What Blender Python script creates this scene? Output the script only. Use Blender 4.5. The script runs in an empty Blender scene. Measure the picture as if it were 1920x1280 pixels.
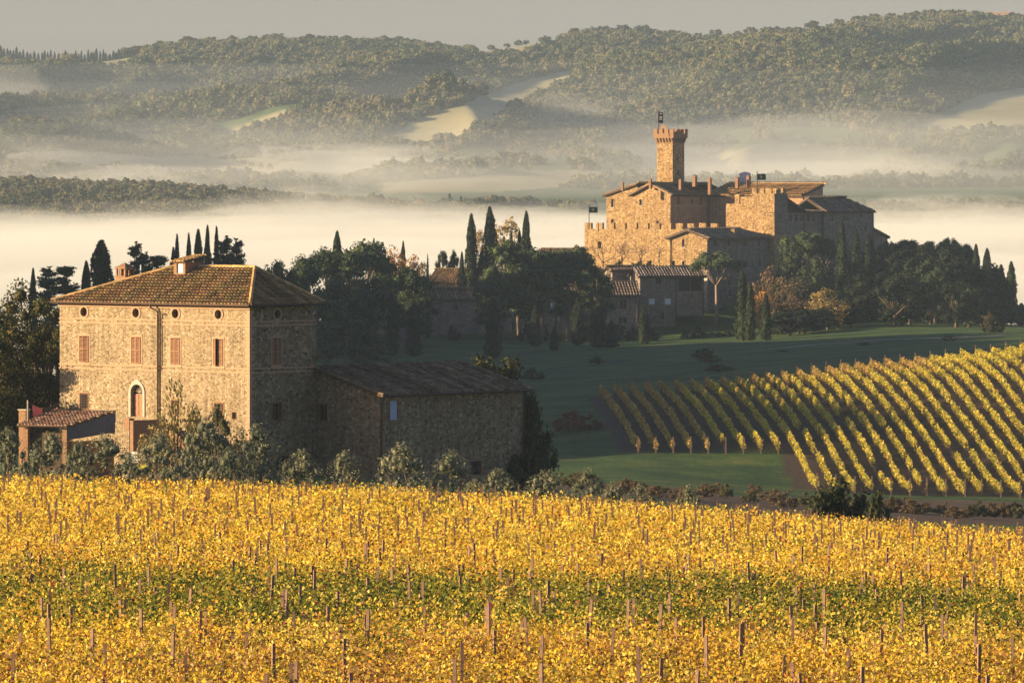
import bpy, math, random
import numpy as np
from mathutils import Vector
R = math.radians
random.seed(7)
rng = np.random.default_rng(11)
C = bpy.context.scene.collection
S = bpy.context.scene

# ------------------------------------------------------------------ camera, sky, sun, exposure
F = 12000.0          # focal length in photograph pixels (1920 wide)
HY = 330.0           # row of the horizon
cam_d = bpy.data.cameras.new('camera'); cam = bpy.data.objects.new('camera', cam_d); C.objects.link(cam)
cam.location = (0, 0, 0); cam.rotation_euler = (R(90), 0, 0)
cam_d.sensor_width = 36; cam_d.lens = F / 1920 * 36; cam_d.shift_y = -(640 - HY) / 1920
cam_d.clip_start = 1; cam_d.clip_end = 30000
S.camera = cam
SUN_EL = 12.5
SUN_DIR = Vector((-.990 * math.cos(R(SUN_EL)), -.141 * math.cos(R(SUN_EL)), math.sin(R(SUN_EL)))).normalized()
w = bpy.data.worlds.new('World'); S.world = w; w.use_nodes = True
nt = w.node_tree; nt.nodes.clear()
sky = nt.nodes.new('ShaderNodeTexSky'); sky.sky_type = 'NISHITA'; sky.sun_disc = False
sky.sun_elevation = R(SUN_EL); sky.sun_rotation = math.atan2(SUN_DIR.x, SUN_DIR.y) % (2 * math.pi)
sky.air_density = 1.0; sky.dust_density = .8; sky.ozone_density = 3.0
bg = nt.nodes.new('ShaderNodeBackground'); bg.inputs[1].default_value = 0.058
wo = nt.nodes.new('ShaderNodeOutputWorld')
tn = nt.nodes.new('ShaderNodeMix'); tn.data_type = 'RGBA'; tn.blend_type = 'MULTIPLY'; tn.inputs[0].default_value = 1; tn.inputs[7].default_value = (1.14, .93, 1.05, 1)
nt.links.new(sky.outputs[0], tn.inputs[6]); nt.links.new(tn.outputs[2], bg.inputs[0]); nt.links.new(bg.outputs[0], wo.inputs[0])
sl = bpy.data.lights.new('sun', 'SUN'); sl.energy = 5.0; sl.angle = R(0.5); sl.color = (1.0, 0.75, 0.46)
so = bpy.data.objects.new('sun', sl); C.objects.link(so); so.rotation_euler = SUN_DIR.to_track_quat('Z', 'Y').to_euler()
S.view_settings.view_transform = 'Standard'; S.view_settings.look = 'None'
S.view_settings.exposure = 1.2; S.view_settings.gamma = 1; S.view_settings.use_curve_mapping = False
S.render.engine = 'CYCLES'
S.cycles.volume_bounces = 3; S.cycles.max_bounces = 6; S.cycles.diffuse_bounces = 3; S.cycles.transmission_bounces = 3
S.cycles.use_denoising = True

def PX(px, py, D):
    """the world point at depth D (metres ahead) that stands at this place of the view"""
    return Vector(((px - 960) / F * D, D, (HY - py) / F * D))
def ZY(py, D): return (HY - py) / F * D

# ------------------------------------------------------------------ the land
COLS = [-1500, 0, 300, 520, 620, 800, 1000, 1200, 1450, 1650, 1920, 2600]
TAB = [
 (150, [1338]*6 + [1342, 1345, 1350, 1355, 1360, 1370]),
 (240, [1088, 1090, 1093, 1096, 1098, 1102, 1108, 1114, 1122, 1130, 1142, 1170]),
 (340, [957, 960, 966, 971, 975, 984, 994, 1006, 1024, 1040, 1060, 1110]),
 (372, [946, 950, 956, 962, 968, 978, 992, 1008, 1030, 1046, 1068, 1110]),
 (400, [925, 930, 938, 946, 950, 958, 975, 992, 1020, 1040, 1060, 1100]),
 (460, [890, 893, 893, 893, 895, 905, 925, 965, 1000, 1015, 1032, 1060]),
 (560, [860, 850, 850, 880, 898, 905, 915, 935, 960, 972, 985, 1000]),
 (650, [870, 860, 860, 875, 892, 900, 902, 916, 932, 944, 958, 975]),
 (700, [860, 850, 850, 868, 880, 890, 896, 900, 922, 932, 942, 956]),
 (750, [850, 840, 840, 860, 875, 880, 882, 884, 914, 925, 932, 940]),
 (790, [820, 810, 810, 845, 860, 862, 850, 838, 838, 842, 850, 860]),
 (900, [720, 705, 710, 780, 800, 775, 752, 738, 719, 698, 668, 620]),
 (1000, [745, 735, 730, 760, 750, 735, 715, 700, 684, 666, 648, 610]),
 (1150, [790, 780, 760, 740, 720, 695, 672, 662, 648, 636, 627, 610]),
 (1270, [780, 770, 740, 705, 675, 645, 641, 641, 630, 616, 612, 640]),
 (1330, [770, 760, 720, 690, 660, 636, 637, 637, 618, 603, 612, 680]),
 (1362, [770, 740, 700, 650, 600, 552, 545, 566, 600, 590, 610, 700]),
 (1392, [760, 740, 690, 640, 590, 545, 520, 508, 512, 560, 620, 720]),
 (1430, [760, 740, 690, 650, 590, 545, 512, 500, 500, 540, 630, 740]),
 (1480, [760, 760, 720, 680, 640, 590, 560, 540, 540, 600, 680, 780]),
 (1600, [760, 780, 740, 710, 700, 680, 670, 660, 660, 690, 730, 800]),
 (2000, [700]*12),
 (2350, [520]*12),
 (2550, [430, 428, 430, 431, 432, 432, 432, 432, 432, 430, 430, 430]),
 (2720, [388, 385, 392, 408, 412, 414, 414, 414, 414, 412, 412, 410]),
 (2900, [335, 345, 360, 380, 388, 392, 394, 398, 402, 400, 398, 390]),
 (3100, [372, 376, 378, 380, 380, 380, 380, 380, 380, 380, 380, 370]),
 (3500, [345, 345, 345, 345, 345, 345, 340, 340, 338, 335, 330, 320]),
 (3800, [310, 312, 315, 315, 315, 312, 308, 304, 300, 296, 290, 280]),
 (4300, [232, 238, 240, 240, 240, 236, 228, 222, 215, 205, 195, 180]),
 (4800, [158, 162, 160, 155, 152, 158, 158, 145, 140, 125, 112, 100]),
]
CREST = [(-1500, 90), (0, 112), (60, 116), (130, 121), (200, 116), (240, 110), (290, 98), (340, 90), (400, 86), (500, 84), (600, 85), (700, 86), (780, 90),
         (820, 98), (880, 101), (930, 95), (1000, 84), (1050, 76), (1100, 70), (1200, 66), (1270, 76), (1330, 75), (1400, 73), (1480, 66),
         (1540, 58), (1600, 50), (1650, 46), (1700, 42), (1760, 38), (1830, 40), (1920, 44), (2600, 30)]
EXTRA = [(5200, 0), (5450, -12), (6200, -60), (7400, -90)]
lnD = np.array([math.log(r[0]) for r in TAB] + [math.log(r[0]) for r in EXTRA])
FC = np.arange(-1500, 2601, 20.0)
def smooth_cols(v):
    v = np.interp(FC, COLS, v)
    k = np.ones(5) / 5
    return np.convolve(np.pad(v, 2, 'edge'), k, 'valid')
crest = np.interp(FC, [c[0] for c in CREST], [c[1] for c in CREST])
ZT = [(HY - smooth_cols(r[1])) / F * r[0] for r in TAB]
for D, dz in EXTRA: ZT.append((HY - crest) / F * 5200 + dz)
ZT = np.array(ZT)
def pchip_slopes(x, y):
    h = np.diff(x); d = np.diff(y, axis=0) / h[:, None]; m = np.zeros_like(y)
    w1 = (2 * h[1:] + h[:-1])[:, None]; w2 = (h[1:] + 2 * h[:-1])[:, None]
    ok = d[1:] * d[:-1] > 0
    with np.errstate(divide='ignore', invalid='ignore'):
        mm = (w1 + w2) / (w1 / d[:-1] + w2 / d[1:])
    m[1:-1] = np.where(ok, mm, 0); m[0] = d[0]; m[-1] = d[-1]
    return m
MT = pchip_slopes(lnD, ZT)

_per = rng.permutation(4096); _gr = rng.random(4096) * 2 - 1
def vnoise(x, y):
    xi = np.floor(x).astype(int); yi = np.floor(y).astype(int); fx = x - xi; fy = y - yi
    fx = fx * fx * (3 - 2 * fx); fy = fy * fy * (3 - 2 * fy)
    def g(a, b): return _gr[_per[(_per[a & 4095] + b) & 4095]]
    return (g(xi, yi) * (1 - fx) + g(xi + 1, yi) * fx) * (1 - fy) + (g(xi, yi + 1) * (1 - fx) + g(xi + 1, yi + 1) * fx) * fy
def fbm(x, y, o=4):
    s = 0; a = 1
    for i in range(o): s = s + a * vnoise(x, y); x = x * 2.03 + 17; y = y * 2.03 + 5; a *= .5
    return s / 2
def sstep(a, b, x):
    t = np.clip((x - a) / (b - a), 0, 1); return t * t * (3 - 2 * t)
def in_poly(px, py, P):
    ins = np.zeros(px.shape, bool); n = len(P)
    for i in range(n):
        x1, y1 = P[i]; x2, y2 = P[(i + 1) % n]
        c = ((y1 > py) != (y2 > py)) & (px < (x2 - x1) * (py - y1) / ((y2 - y1) or 1e-9) + x1); ins ^= c
    return ins
# open fields on the far slopes, by where they lie
FIELDS = [[(715, 262), (780, 226), (880, 190), (965, 156), (1080, 128), (1085, 150), (1000, 185), (960, 212), (860, 262), (770, 275)],
          [(372, 268), (440, 238), (530, 208), (548, 212), (480, 242), (420, 266)],
          [(1690, 250), (1760, 210), (1840, 176), (1920, 164), (2100, 150), (2100, 262), (1920, 258), (1800, 255)],
          [(1300, 300), (1400, 275), (1500, 254), (1520, 268), (1500, 290), (1400, 312)],
          [(880, 98), (1010, 80), (1040, 72), (1060, 80), (1000, 96), (900, 108)], [(1285, 70), (1400, 66), (1480, 60), (1560, 48), (1600, 50), (1560, 64), (1400, 76), (1290, 80)],
          [(170, 112), (270, 100), (282, 112), (200, 130), (120, 128)], [(0, 112), (120, 116), (120, 124), (0, 124)],
          [(60, 300), (400, 290), (700, 315), (560, 336), (300, 332), (80, 318)], [(700, 345), (1000, 320), (1250, 318), (1200, 340), (900, 362), (720, 362)]]
_fx = np.arange(-200, 2201, 10.0); _fy = np.arange(0, 401, 5.0); _gx, _gy = np.meshgrid(_fx, _fy)
_FM = np.any([in_poly(_gx, _gy, p) for p in FIELDS], axis=0).astype(float)
for _ in range(6):
    _FM = (_FM + np.roll(_FM, 1, 0) + np.roll(_FM, -1, 0) + np.roll(_FM, 1, 1) + np.roll(_FM, -1, 1) + np.roll(_FM, 2, 1) + np.roll(_FM, -2, 1)) / 7
def fmask(px, py):
    a = np.clip((px + 200) / 10, 0, len(_fx) - 1.01); b = np.clip(py / 5, 0, len(_fy) - 1.01); i = a.astype(int); j = b.astype(int); f = a - i; g = b - j
    return (_FM[j, i] * (1 - f) + _FM[j, i + 1] * f) * (1 - g) + (_FM[j + 1, i] * (1 - f) + _FM[j + 1, i + 1] * f) * g
def ground(x, D):
    """height of the land at x (metres to the right) and D (metres ahead)"""
    x = np.asarray(x, float); D = np.asarray(D, float); x, D = np.broadcast_arrays(x, D)
    Dc = np.maximum(D, 150.0); px = np.clip(960 + F * x / np.maximum(D, 60), -1500, 2600)
    l = np.clip(np.log(Dc), lnD[0], lnD[-1]); i = np.clip(np.searchsorted(lnD, l) - 1, 0, len(lnD) - 2)
    h = lnD[i + 1] - lnD[i]; t = (l - lnD[i]) / h
    c = (px - FC[0]) / 20; j = np.clip(c.astype(int), 0, len(FC) - 2); f = c - j
    def col(T, k): return T[k, j] * (1 - f) + T[k, j + 1] * f
    z = (2*t**3 - 3*t**2 + 1) * col(ZT, i) + (t**3 - 2*t**2 + t) * h * col(MT, i) + (-2*t**3 + 3*t**2) * col(ZT, i+1) + (t**3 - t**2) * h * col(MT, i+1)
    near = np.interp(D, [0, 15, 80, 150], [0, .22, .985, 1.0])
    z = np.where(D < 150, -1.7 + (z + 1.7) * near, z)
    # ridge added out of view on the left, its crest shaped to shade the valley
    top = -30 + 30 * sstep(600, 700, D) + 16 * sstep(735, 775, D) + 14 * sstep(870, 940, D) - 20 * sstep(1130, 1205, D) - 45 * sstep(1395, 1470, D)
    top = top + 4.0 * fbm(x * .02 + 3, D * .035)
    b = sstep(-105, -190, x) * sstep(-330, -240, x) * sstep(560, 700, D) * sstep(1560, 1430, D)
    z = np.where((D > 560) & (D < 1560), np.maximum(z, z * (1 - b) + top * b), z)
    # spurs and gullies of the far mountain
    amp = sstep(3300, 3900, D) * sstep(5190, 4500, D)
    py0 = HY - F * z / np.maximum(D, 60); fm = fmask(960 + F * x / np.maximum(D, 60), py0) * (D > 3200)
    amp = amp * (1 - .97 * fm)
    wx = x + 60 * fbm(x * .003, D * .003) - .17 * (D - 4300)
    rid = 1 - np.abs(vnoise(wx * .0052 + 9, D * .0011)) * 2.2
    rid2 = 1 - np.abs(vnoise(wx * .012 + 40, D * .003)) * 2
    z = z + amp * (34 * rid + 15 * rid2 + 34 * (1 - np.abs(vnoise(wx * .0031 + 71, D * .0007)) * 2.2) - 34) + 9 * fm * sstep(3200, 3500, D) * sstep(5100, 4900, D)
    # lumpy middle hill and gentle unevenness everywhere
    z = z + sstep(2450, 2600, D) * sstep(3050, 2850, D) * 2.2 * fbm(x * .02, D * .012)
    z = z + sstep(560, 700, D) * sstep(1320, 1150, D) * .35 * fbm(x * .05, D * .03) + .12 * fbm(x * .2, D * .1)
    return z
def gz(x, D): return float(ground(x, D))
def GP(px, D):
    x = (px - 960) / F * D
    return Vector((x, D, gz(x, D)))

# ------------------------------------------------------------------ materials
def new_mat(name):
    m = bpy.data.materials.new(name); m.use_nodes = True; n = m.node_tree; b = n.nodes['Principled BSDF']
    b.inputs['Roughness'].default_value = .9
    if 'Specular IOR Level' in b.inputs: b.inputs['Specular IOR Level'].default_value = .2
    return m, n, b
def N(n, t, **k):
    o = n.nodes.new(t)
    for a, v in k.items(): setattr(o, a, v)
    return o
def ramp(n, stops, interp='LINEAR'):
    r = N(n, 'ShaderNodeValToRGB'); r.color_ramp.interpolation = interp; e = r.color_ramp.elements
    while len(e) < len(stops): e.new(.5)
    for q, (p, c) in zip(e, stops): q.position = p; q.color = (*c, 1)
    return r
def coords(n, scale=(1, 1, 1)):
    t = N(n, 'ShaderNodeTexCoord'); mp = N(n, 'ShaderNodeMapping'); mp.inputs['Scale'].default_value = scale
    n.links.new(t.outputs['Object'], mp.inputs[0]); return mp.outputs[0]
def noise(n, v, s, d=4, r=.6):
    o = N(n, 'ShaderNodeTexNoise'); o.inputs['Scale'].default_value = s; o.inputs['Detail'].default_value = d; o.inputs['Roughness'].default_value = r
    n.links.new(v, o.inputs['Vector']); return o.outputs[0]
def mix(n, fac, a, b, mode='MIX'):
    o = N(n, 'ShaderNodeMix', data_type='RGBA', blend_type=mode)
    for s, v in ((0, fac), (6, a), (7, b)):
        if isinstance(v, (int, float)): o.inputs[s].default_value = v
        elif isinstance(v, tuple): o.inputs[s].default_value = (*v, 1)
        else: n.links.new(v, o.inputs[s])
    return o.outputs[2]
def bump(n, b, h, strength=.6, dist=.05):
    o = N(n, 'ShaderNodeBump'); o.inputs['Strength'].default_value = strength; o.inputs['Distance'].default_value = dist
    n.links.new(h, o.inputs['Height']); n.links.new(o.outputs[0], b.inputs['Normal'])
def stone_mat(name, stones, mortar, scale=3.2, patch=None, edge=.08, bs=.8, dist=.06):
    m, n, b = new_mat(name); v = coords(n, (1, 1, 1.45))
    wn = N(n, 'ShaderNodeTexNoise'); wn.inputs['Scale'].default_value = scale * .8; n.links.new(v, wn.inputs['Vector'])
    va = N(n, 'ShaderNodeVectorMath', operation='MULTIPLY_ADD'); va.inputs[1].default_value = (.12, .12, .12)
    n.links.new(wn.outputs['Color'], va.inputs[0]); n.links.new(v, va.inputs[2])
    vo = N(n, 'ShaderNodeTexVoronoi'); vo.inputs['Scale'].default_value = scale; n.links.new(va.outputs[0], vo.inputs['Vector'])
    ve = N(n, 'ShaderNodeTexVoronoi', feature='DISTANCE_TO_EDGE'); ve.inputs['Scale'].default_value = scale; n.links.new(va.outputs[0], ve.inputs['Vector'])
    sp = N(n, 'ShaderNodeSeparateColor'); n.links.new(vo.outputs['Color'], sp.inputs[0])
    st = [(i / (len(stones) - 1) * .92 + .04, c) for i, c in enumerate(stones)]
    cr = ramp(n, st, 'CONSTANT' if len(stones) > 5 else 'LINEAR'); n.links.new(sp.outputs[0], cr.inputs[0])
    er = ramp(n, [(0, (0, 0, 0)), (edge, (1, 1, 1))]); n.links.new(ve.outputs['Distance'], er.inputs[0])
    big = noise(n, v, .35, 5)
    brr = ramp(n, [(.3, (.80, .77, .74)), (.7, (1.1, 1.06, 1.0))]); n.links.new(big, brr.inputs[0])
    fine = noise(n, v, 14, 3); fr = ramp(n, [(.3, (.75, .75, .75)), (.7, (1.2, 1.2, 1.2))]); n.links.new(fine, fr.inputs[0])
    c = mix(n, er.outputs[0], mortar, cr.outputs[0])
    c = mix(n, .8, c, brr.outputs[0], 'MULTIPLY'); c = mix(n, .6, c, fr.outputs[0], 'MULTIPLY')
    sv = coords(n, (2.2, 2.2, .16)); sn = noise(n, sv, 1.1, 5, .65); sr = ramp(n, [(.38, (.62, .60, .56)), (.6, (1.08, 1.06, 1.03))]); n.links.new(sn, sr.inputs[0])
    c = mix(n, .6, c, sr.outputs[0], 'MULTIPLY')
    if patch:
        pn = noise(n, v, .6, 6, .7); pr = ramp(n, [(patch[1], (0, 0, 0)), (patch[1] + .08, (1, 1, 1))]); n.links.new(pn, pr.inputs[0])
        c = mix(n, pr.outputs[0], c, mix(n, .7, patch[0], fr.outputs[0], 'MULTIPLY'))
    n.links.new(c, b.inputs['Base Color'])
    hh = N(n, 'ShaderNodeMath', operation='ADD'); n.links.new(er.outputs[0], hh.inputs[0])
    h2 = N(n, 'ShaderNodeMath', operation='MULTIPLY'); h2.inputs[1].default_value = .9; n.links.new(sp.outputs[1], h2.inputs[0]); n.links.new(h2.outputs[0], hh.inputs[1])
    bump(n, b, hh.outputs[0], bs, dist)
    return m
def plain(name, c, var=.25, scale=6, rough=.85, bumpd=.01):
    m, n, b = new_mat(name); v = coords(n); nz = noise(n, v, scale, 5)
    r = ramp(n, [(.3, tuple(x * (1 - var) for x in c)), (.7, tuple(min(1, x * (1 + var)) for x in c))]); n.links.new(nz, r.inputs[0])
    n.links.new(r.outputs[0], b.inputs['Base Color']); b.inputs['Roughness'].default_value = rough
    bump(n, b, nz, .5, bumpd); return m
def attr_mat(name, rough=.8, trans=0.0, objvar=.0, gain=1.0):
    """colour from the 'tint' attribute of the pieces themselves, slightly varied per object"""
    m, n, b = new_mat(name); b.inputs['Roughness'].default_value = rough
    a = N(n, 'ShaderNodeAttribute', attribute_name='tint'); c = a.outputs['Color']
    if objvar:
        oi = N(n, 'ShaderNodeObjectInfo'); r = ramp(n, [(0, (1 - objvar, 1 - objvar * .8, 1 - objvar)), (1, (1 + objvar, 1 + objvar * .7, 1 + objvar * .3))])
        n.links.new(oi.outputs['Random'], r.inputs[0]); c = mix(n, 1.0, c, r.outputs[0], 'MULTIPLY')
    n.links.new(c, b.inputs['Base Color'])
    if trans:
        t = N(n, 'ShaderNodeBsdfTranslucent'); n.links.new(c, t.inputs[0]); ms = N(n, 'ShaderNodeMixShader'); ms.inputs[0].default_value = trans
        out = n.nodes['Material Output']; n.links.new(b.outputs[0], ms.inputs[1]); n.links.new(t.outputs[0], ms.inputs[2]); n.links.new(ms.outputs[0], out.inputs[0])
    return m
M = {}
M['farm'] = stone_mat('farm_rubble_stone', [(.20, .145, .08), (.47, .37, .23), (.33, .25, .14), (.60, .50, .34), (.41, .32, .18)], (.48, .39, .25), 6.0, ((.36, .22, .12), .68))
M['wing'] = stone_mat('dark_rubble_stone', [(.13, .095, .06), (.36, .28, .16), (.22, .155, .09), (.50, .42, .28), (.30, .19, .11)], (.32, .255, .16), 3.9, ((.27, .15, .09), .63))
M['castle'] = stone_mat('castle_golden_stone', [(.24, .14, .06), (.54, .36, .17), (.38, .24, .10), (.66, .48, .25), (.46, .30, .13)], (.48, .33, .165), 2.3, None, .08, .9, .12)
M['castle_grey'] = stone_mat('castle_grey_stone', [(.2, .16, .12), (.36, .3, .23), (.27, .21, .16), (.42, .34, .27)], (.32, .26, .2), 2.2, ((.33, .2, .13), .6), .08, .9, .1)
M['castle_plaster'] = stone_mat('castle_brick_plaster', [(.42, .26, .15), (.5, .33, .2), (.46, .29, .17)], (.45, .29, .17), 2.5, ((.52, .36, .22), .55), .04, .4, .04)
M['brick'] = plain('old_brick', (.29, .17, .09), .5, 13, .9, .02)
M['brickpale'] = plain('pale_brick_trim', (.46, .30, .18), .25, 9, .9, .02)
M['stonetrim'] = plain('pale_stone_trim', (.50, .43, .33), .2, 5)
M['wood'] = plain('weathered_shutter_wood', (.36, .20, .11), .3, 12)
M['darkwood'] = plain('dark_timber', (.10, .065, .04), .3, 12)
M['dark'] = plain('dark_room_glass', (.02, .019, .018), .3, 2, .35)
M['metal'] = plain('brown_gutter_metal', (.09, .055, .035), .25, 5, .5)
M['white'] = plain('white_painted_board', (.78, .78, .76), .08, 5, .6)
M['bluewhite'] = plain('pale_blue_painted_board', (.42, .52, .66), .12, 5, .6)
M['bluedark'] = plain('slate_blue_board', (.10, .12, .16), .2, 5, .7)
M['bark'] = plain('grey_brown_bark', (.17, .12, .08), .35, 8, .95, .03)
M['palebark'] = plain('pale_pine_bark', (.26, .19, .14), .3, 8, .95, .03)
M['post'] = plain('weathered_vine_post', (.27, .17, .11), .3, 10)
M['cloth_pink'] = plain('pink_cloth', (.62, .16, .2), .15, 8)
M['cloth_dark'] = plain('dark_cloth', (.03, .03, .04), .2, 8)
M['flag'] = plain('dark_green_flag', (.02, .045, .035), .2, 3)
M['yellow'] = plain('yellow_plastic', (.75, .68, .05), .1, 3)
M['tile'] = attr_mat('terracotta_tiles', .9, 0)
M['leaf'] = attr_mat('leaves', .75, .18, .18)
M['needle'] = attr_mat('needles', .8, .08, .15)
M['vine'] = attr_mat('vine_leaves', .6, .45)
M['farleaf'] = attr_mat('distant_foliage', .9, .1, .25)

# ------------------------------------------------------------------ mesh helpers
WL = {}
def wl(o): return WL.get(o.name, Vector((0, 0, 0)))
def tag(o, label=None, cat=None, group=None, kind=None):
    for k, v in (('label', label), ('category', cat), ('group', group), ('kind', kind)):
        if v: o[k] = v
    return o
def thing(name, loc, label, cat, group=None):
    o = bpy.data.objects.new(name, None); C.objects.link(o); o.location = loc; WL[o.name] = Vector(loc)
    return tag(o, label, cat, group)
def raw_mesh(name, V, Q, tint=None, smooth=False):
    """V (n,3) floats, Q (m,k) faces all of k corners, tint (m,3)"""
    me = bpy.data.meshes.new(name); V = np.asarray(V, np.float32); Q = np.asarray(Q, np.int32); k = Q.shape[1]
    me.vertices.add(len(V)); me.vertices.foreach_set('co', V.ravel())
    me.loops.add(Q.size); me.loops.foreach_set('vertex_index', Q.ravel())
    me.polygons.add(len(Q)); me.polygons.foreach_set('loop_start', np.arange(0, Q.size, k, dtype=np.int32))
    if smooth: me.polygons.foreach_set('use_smooth', np.ones(len(Q), bool))
    me.update(calc_edges=True)
    if tint is not None:
        a = me.attributes.new('tint', 'FLOAT_COLOR', 'FACE')
        a.data.foreach_set('color', np.concatenate([tint, np.ones((len(Q), 1))], 1).astype(np.float32).ravel())
    return me
def link(name, me, mat, parent=None, loc=None):
    o = bpy.data.objects.new(name, me); C.objects.link(o)
    if mat is not None: me.materials.append(mat)
    if parent is not None: o.parent = parent; WL[o.name] = wl(parent)
    if loc is not None: o.location = loc; WL[o.name] = Vector(loc)
    return o
class MB:
    """collects faces in world coordinates; build() links ONE mesh object"""
    def __init__(s): s.v = []; s.f = []; s.t = []
    def poly(s, pts, tint=None):
        i = len(s.v); s.v += [tuple(p) for p in pts]; s.f.append(tuple(range(i, i + len(pts)))); s.t.append(tint or (1, 1, 1)); return s
    def box(s, o, u, v, w, tint=None):
        """corner o, edge vectors u v w"""
        o = Vector(o); u = Vector(u); v = Vector(v); w = Vector(w); i = len(s.v)
        s.v += [tuple(p) for p in (o, o+u, o+u+v, o+v, o+w, o+u+w, o+u+v+w, o+v+w)]
        for q in ((3, 2, 1, 0), (4, 5, 6, 7), (0, 1, 5, 4), (1, 2, 6, 5), (2, 3, 7, 6), (3, 0, 4, 7)): s.f.append(tuple(i + a for a in q)); s.t.append(tint or (1, 1, 1))
        return s
    def tube(s, pts, rad, n=8, cap=True, tint=None):
        pts = [Vector(p) for p in pts]; rs = rad if isinstance(rad, (list, tuple)) else [rad] * len(pts); base = len(s.v)
        for k, p in enumerate(pts):
            d = (pts[min(k + 1, len(pts) - 1)] - pts[max(k - 1, 0)]).normalized(); a = d.orthogonal().normalized()
            if abs(d.z) > .3: a = Vector((1, 0, 0)) - d * d.x; a.normalize()
            b = d.cross(a)
            for j in range(n): q = 2 * math.pi * j / n; s.v.append(tuple(p + (a * math.cos(q) + b * math.sin(q)) * rs[k]))
        for k in range(len(pts) - 1):
            for j in range(n): s.f.append((base+k*n+j, base+k*n+(j+1) % n, base+(k+1)*n+(j+1) % n, base+(k+1)*n+j)); s.t.append(tint or (1, 1, 1))
        if cap: s.f.append(tuple(base + (len(pts)-1)*n + j for j in range(n))); s.t.append(tint or (1, 1, 1)); s.f.append(tuple(base + n - 1 - j for j in range(n))); s.t.append(tint or (1, 1, 1))
        return s
    def build(s, name, mat, parent=None, smooth=False, tint=False, loc=None):
        off = wl(parent) if parent is not None else (Vector(loc) if loc is not None else Vector((0, 0, 0)))
        me = bpy.data.meshes.new(name); me.from_pydata([(a - off.x, b - off.y, c - off.z) for a, b, c in s.v], [], s.f); me.update()
        if smooth: me.polygons.foreach_set('use_smooth', [True] * len(me.polygons))
        if tint:
            a = me.attributes.new('tint', 'FLOAT_COLOR', 'FACE'); a.data.foreach_set('color', np.array([(*c, 1) for c in s.t], np.float32).ravel())
        return link(name, me, mat, parent, None if parent is not None else loc)
# ------------------------------------------------------------------ the ground sheet
D_lines = np.unique(np.concatenate([np.linspace(1, 120, 10), np.linspace(125, 480, 60), np.linspace(486, 1620, 150), np.linspace(1640, 3300, 90), np.linspace(3315, 5300, 170), np.linspace(5350, 7400, 14)]))
T = np.linspace(-.27, .27, 471); T = np.sign(T) * (np.abs(T) / .27) ** 1.35 * .27
XX = T[None, :] * (D_lines[:, None] + 170); DD = np.repeat(D_lines[:, None], len(T), 1)
ZZ = ground(XX, DD)
nr, nc = XX.shape
idx = np.arange(nr * nc).reshape(nr, nc)
Q = np.stack([idx[:-1, :-1], idx[:-1, 1:], idx[1:, 1:], idx[1:, :-1]], -1).reshape(-1, 4)
gme = raw_mesh('ground', np.stack([XX, DD, ZZ], -1).reshape(-1, 3), Q, None, True)
PXg = 960 + F * XX / DD; PYg = HY - F * ZZ / DD
def vine_area(x, D):
    """planted slope on the right"""
    e = (x - 12.0) + .025 * (D - 900)
    nearD = np.where(x < 33, 785 + 2.0 * np.sin(x), 748)
    return (e > -1.5) & (D > nearD) & (D < 903 + 4 * np.clip((x - 40) / 30, -1, 2))
zone = np.zeros((nr, nc, 4), np.float32); zone[..., 3] = 1
zone[..., 0] = vine_area(XX, DD)                                       # bare soil
zone[..., 1] = (np.any([in_poly(PXg, PYg, p) for p in FIELDS], axis=0) & (DD > 3000)) * 1.0   # open far fields
zone[..., 2] = ((DD > 560) & (DD < 735) & (PXg > 1040) & (fbm(XX * .08, DD * .05) + .9 * sstep(1500, 1700, PXg) * (DD < 700) + .5 * sstep(690, 640, DD) > .25)) * 1.0     # brown scrub strip
za = gme.attributes.new('zone', 'FLOAT_COLOR', 'POINT'); za.data.foreach_set('color', zone.ravel())
m, n, b = new_mat('grass_soil_and_far_land')
v = coords(n)
a = N(n, 'ShaderNodeAttribute', attribute_name='zone'); sp = N(n, 'ShaderNodeSeparateColor'); n.links.new(a.outputs['Color'], sp.inputs[0])
g1 = ramp(n, [(.3, (.02, .05, .012)), (.46, (.045, .095, .02)), (.58, (.085, .135, .028)), (.72, (.17, .16, .045))]); n.links.new(noise(n, v, .09, 9, .74), g1.inputs[0])
g2 = ramp(n, [(.35, (.6, .6, .6)), (.65, (1.35, 1.3, 1.2))]); n.links.new(noise(n, v, 1.6, 6, .7), g2.inputs[0])
grass = mix(n, 1, g1.outputs[0], g2.outputs[0], 'MULTIPLY')
s1 = ramp(n, [(.3, (.045, .03, .022)), (.7, (.095, .065, .045))]); n.links.new(noise(n, v, 1.2, 6, .7), s1.inputs[0])
f1 = ramp(n, [(.3, (.26, .25, .12)), (.7, (.38, .34, .18))]); n.links.new(noise(n, v, .02, 6, .6), f1.inputs[0])
b1 = ramp(n, [(.3, (.06, .04, .026)), (.5, (.11, .07, .045)), (.7, (.09, .095, .035))]); n.links.new(noise(n, v, .5, 8, .75), b1.inputs[0])
c = mix(n, sp.outputs[0], grass, s1.outputs[0]); c = mix(n, sp.outputs[1], c, f1.outputs[0]); c = mix(n, sp.outputs[2], c, b1.outputs[0])
n.links.new(c, b.inputs['Base Color']); bump(n, b, noise(n, v, 2.5, 6, .8), 1.0, .25)
g = link('ground', gme, m); tag(g, kind='structure')

# pale farm track across the meadow under the castle wood
tr = MB(); prev = None
for k in range(60):
    px = 1440 + k * 12; D = 1120 + 22 * math.sin(k * .055) + max(0, (px - 1800)) * .1
    x = (px - 960) / F * D
    cur = (Vector((x, D - 1.6, gz(x, D - 1.6) + .08)), Vector((x, D + 1.6, gz(x, D + 1.6) + .08)))
    if prev: tr.poly([prev[0], cur[0], cur[1], prev[1]])
    prev = cur
M['track'] = plain('pale_gravel', (.36, .32, .25), .2, .8)
tag(tr.build('farm_track', M['track']), kind='structure')

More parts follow.
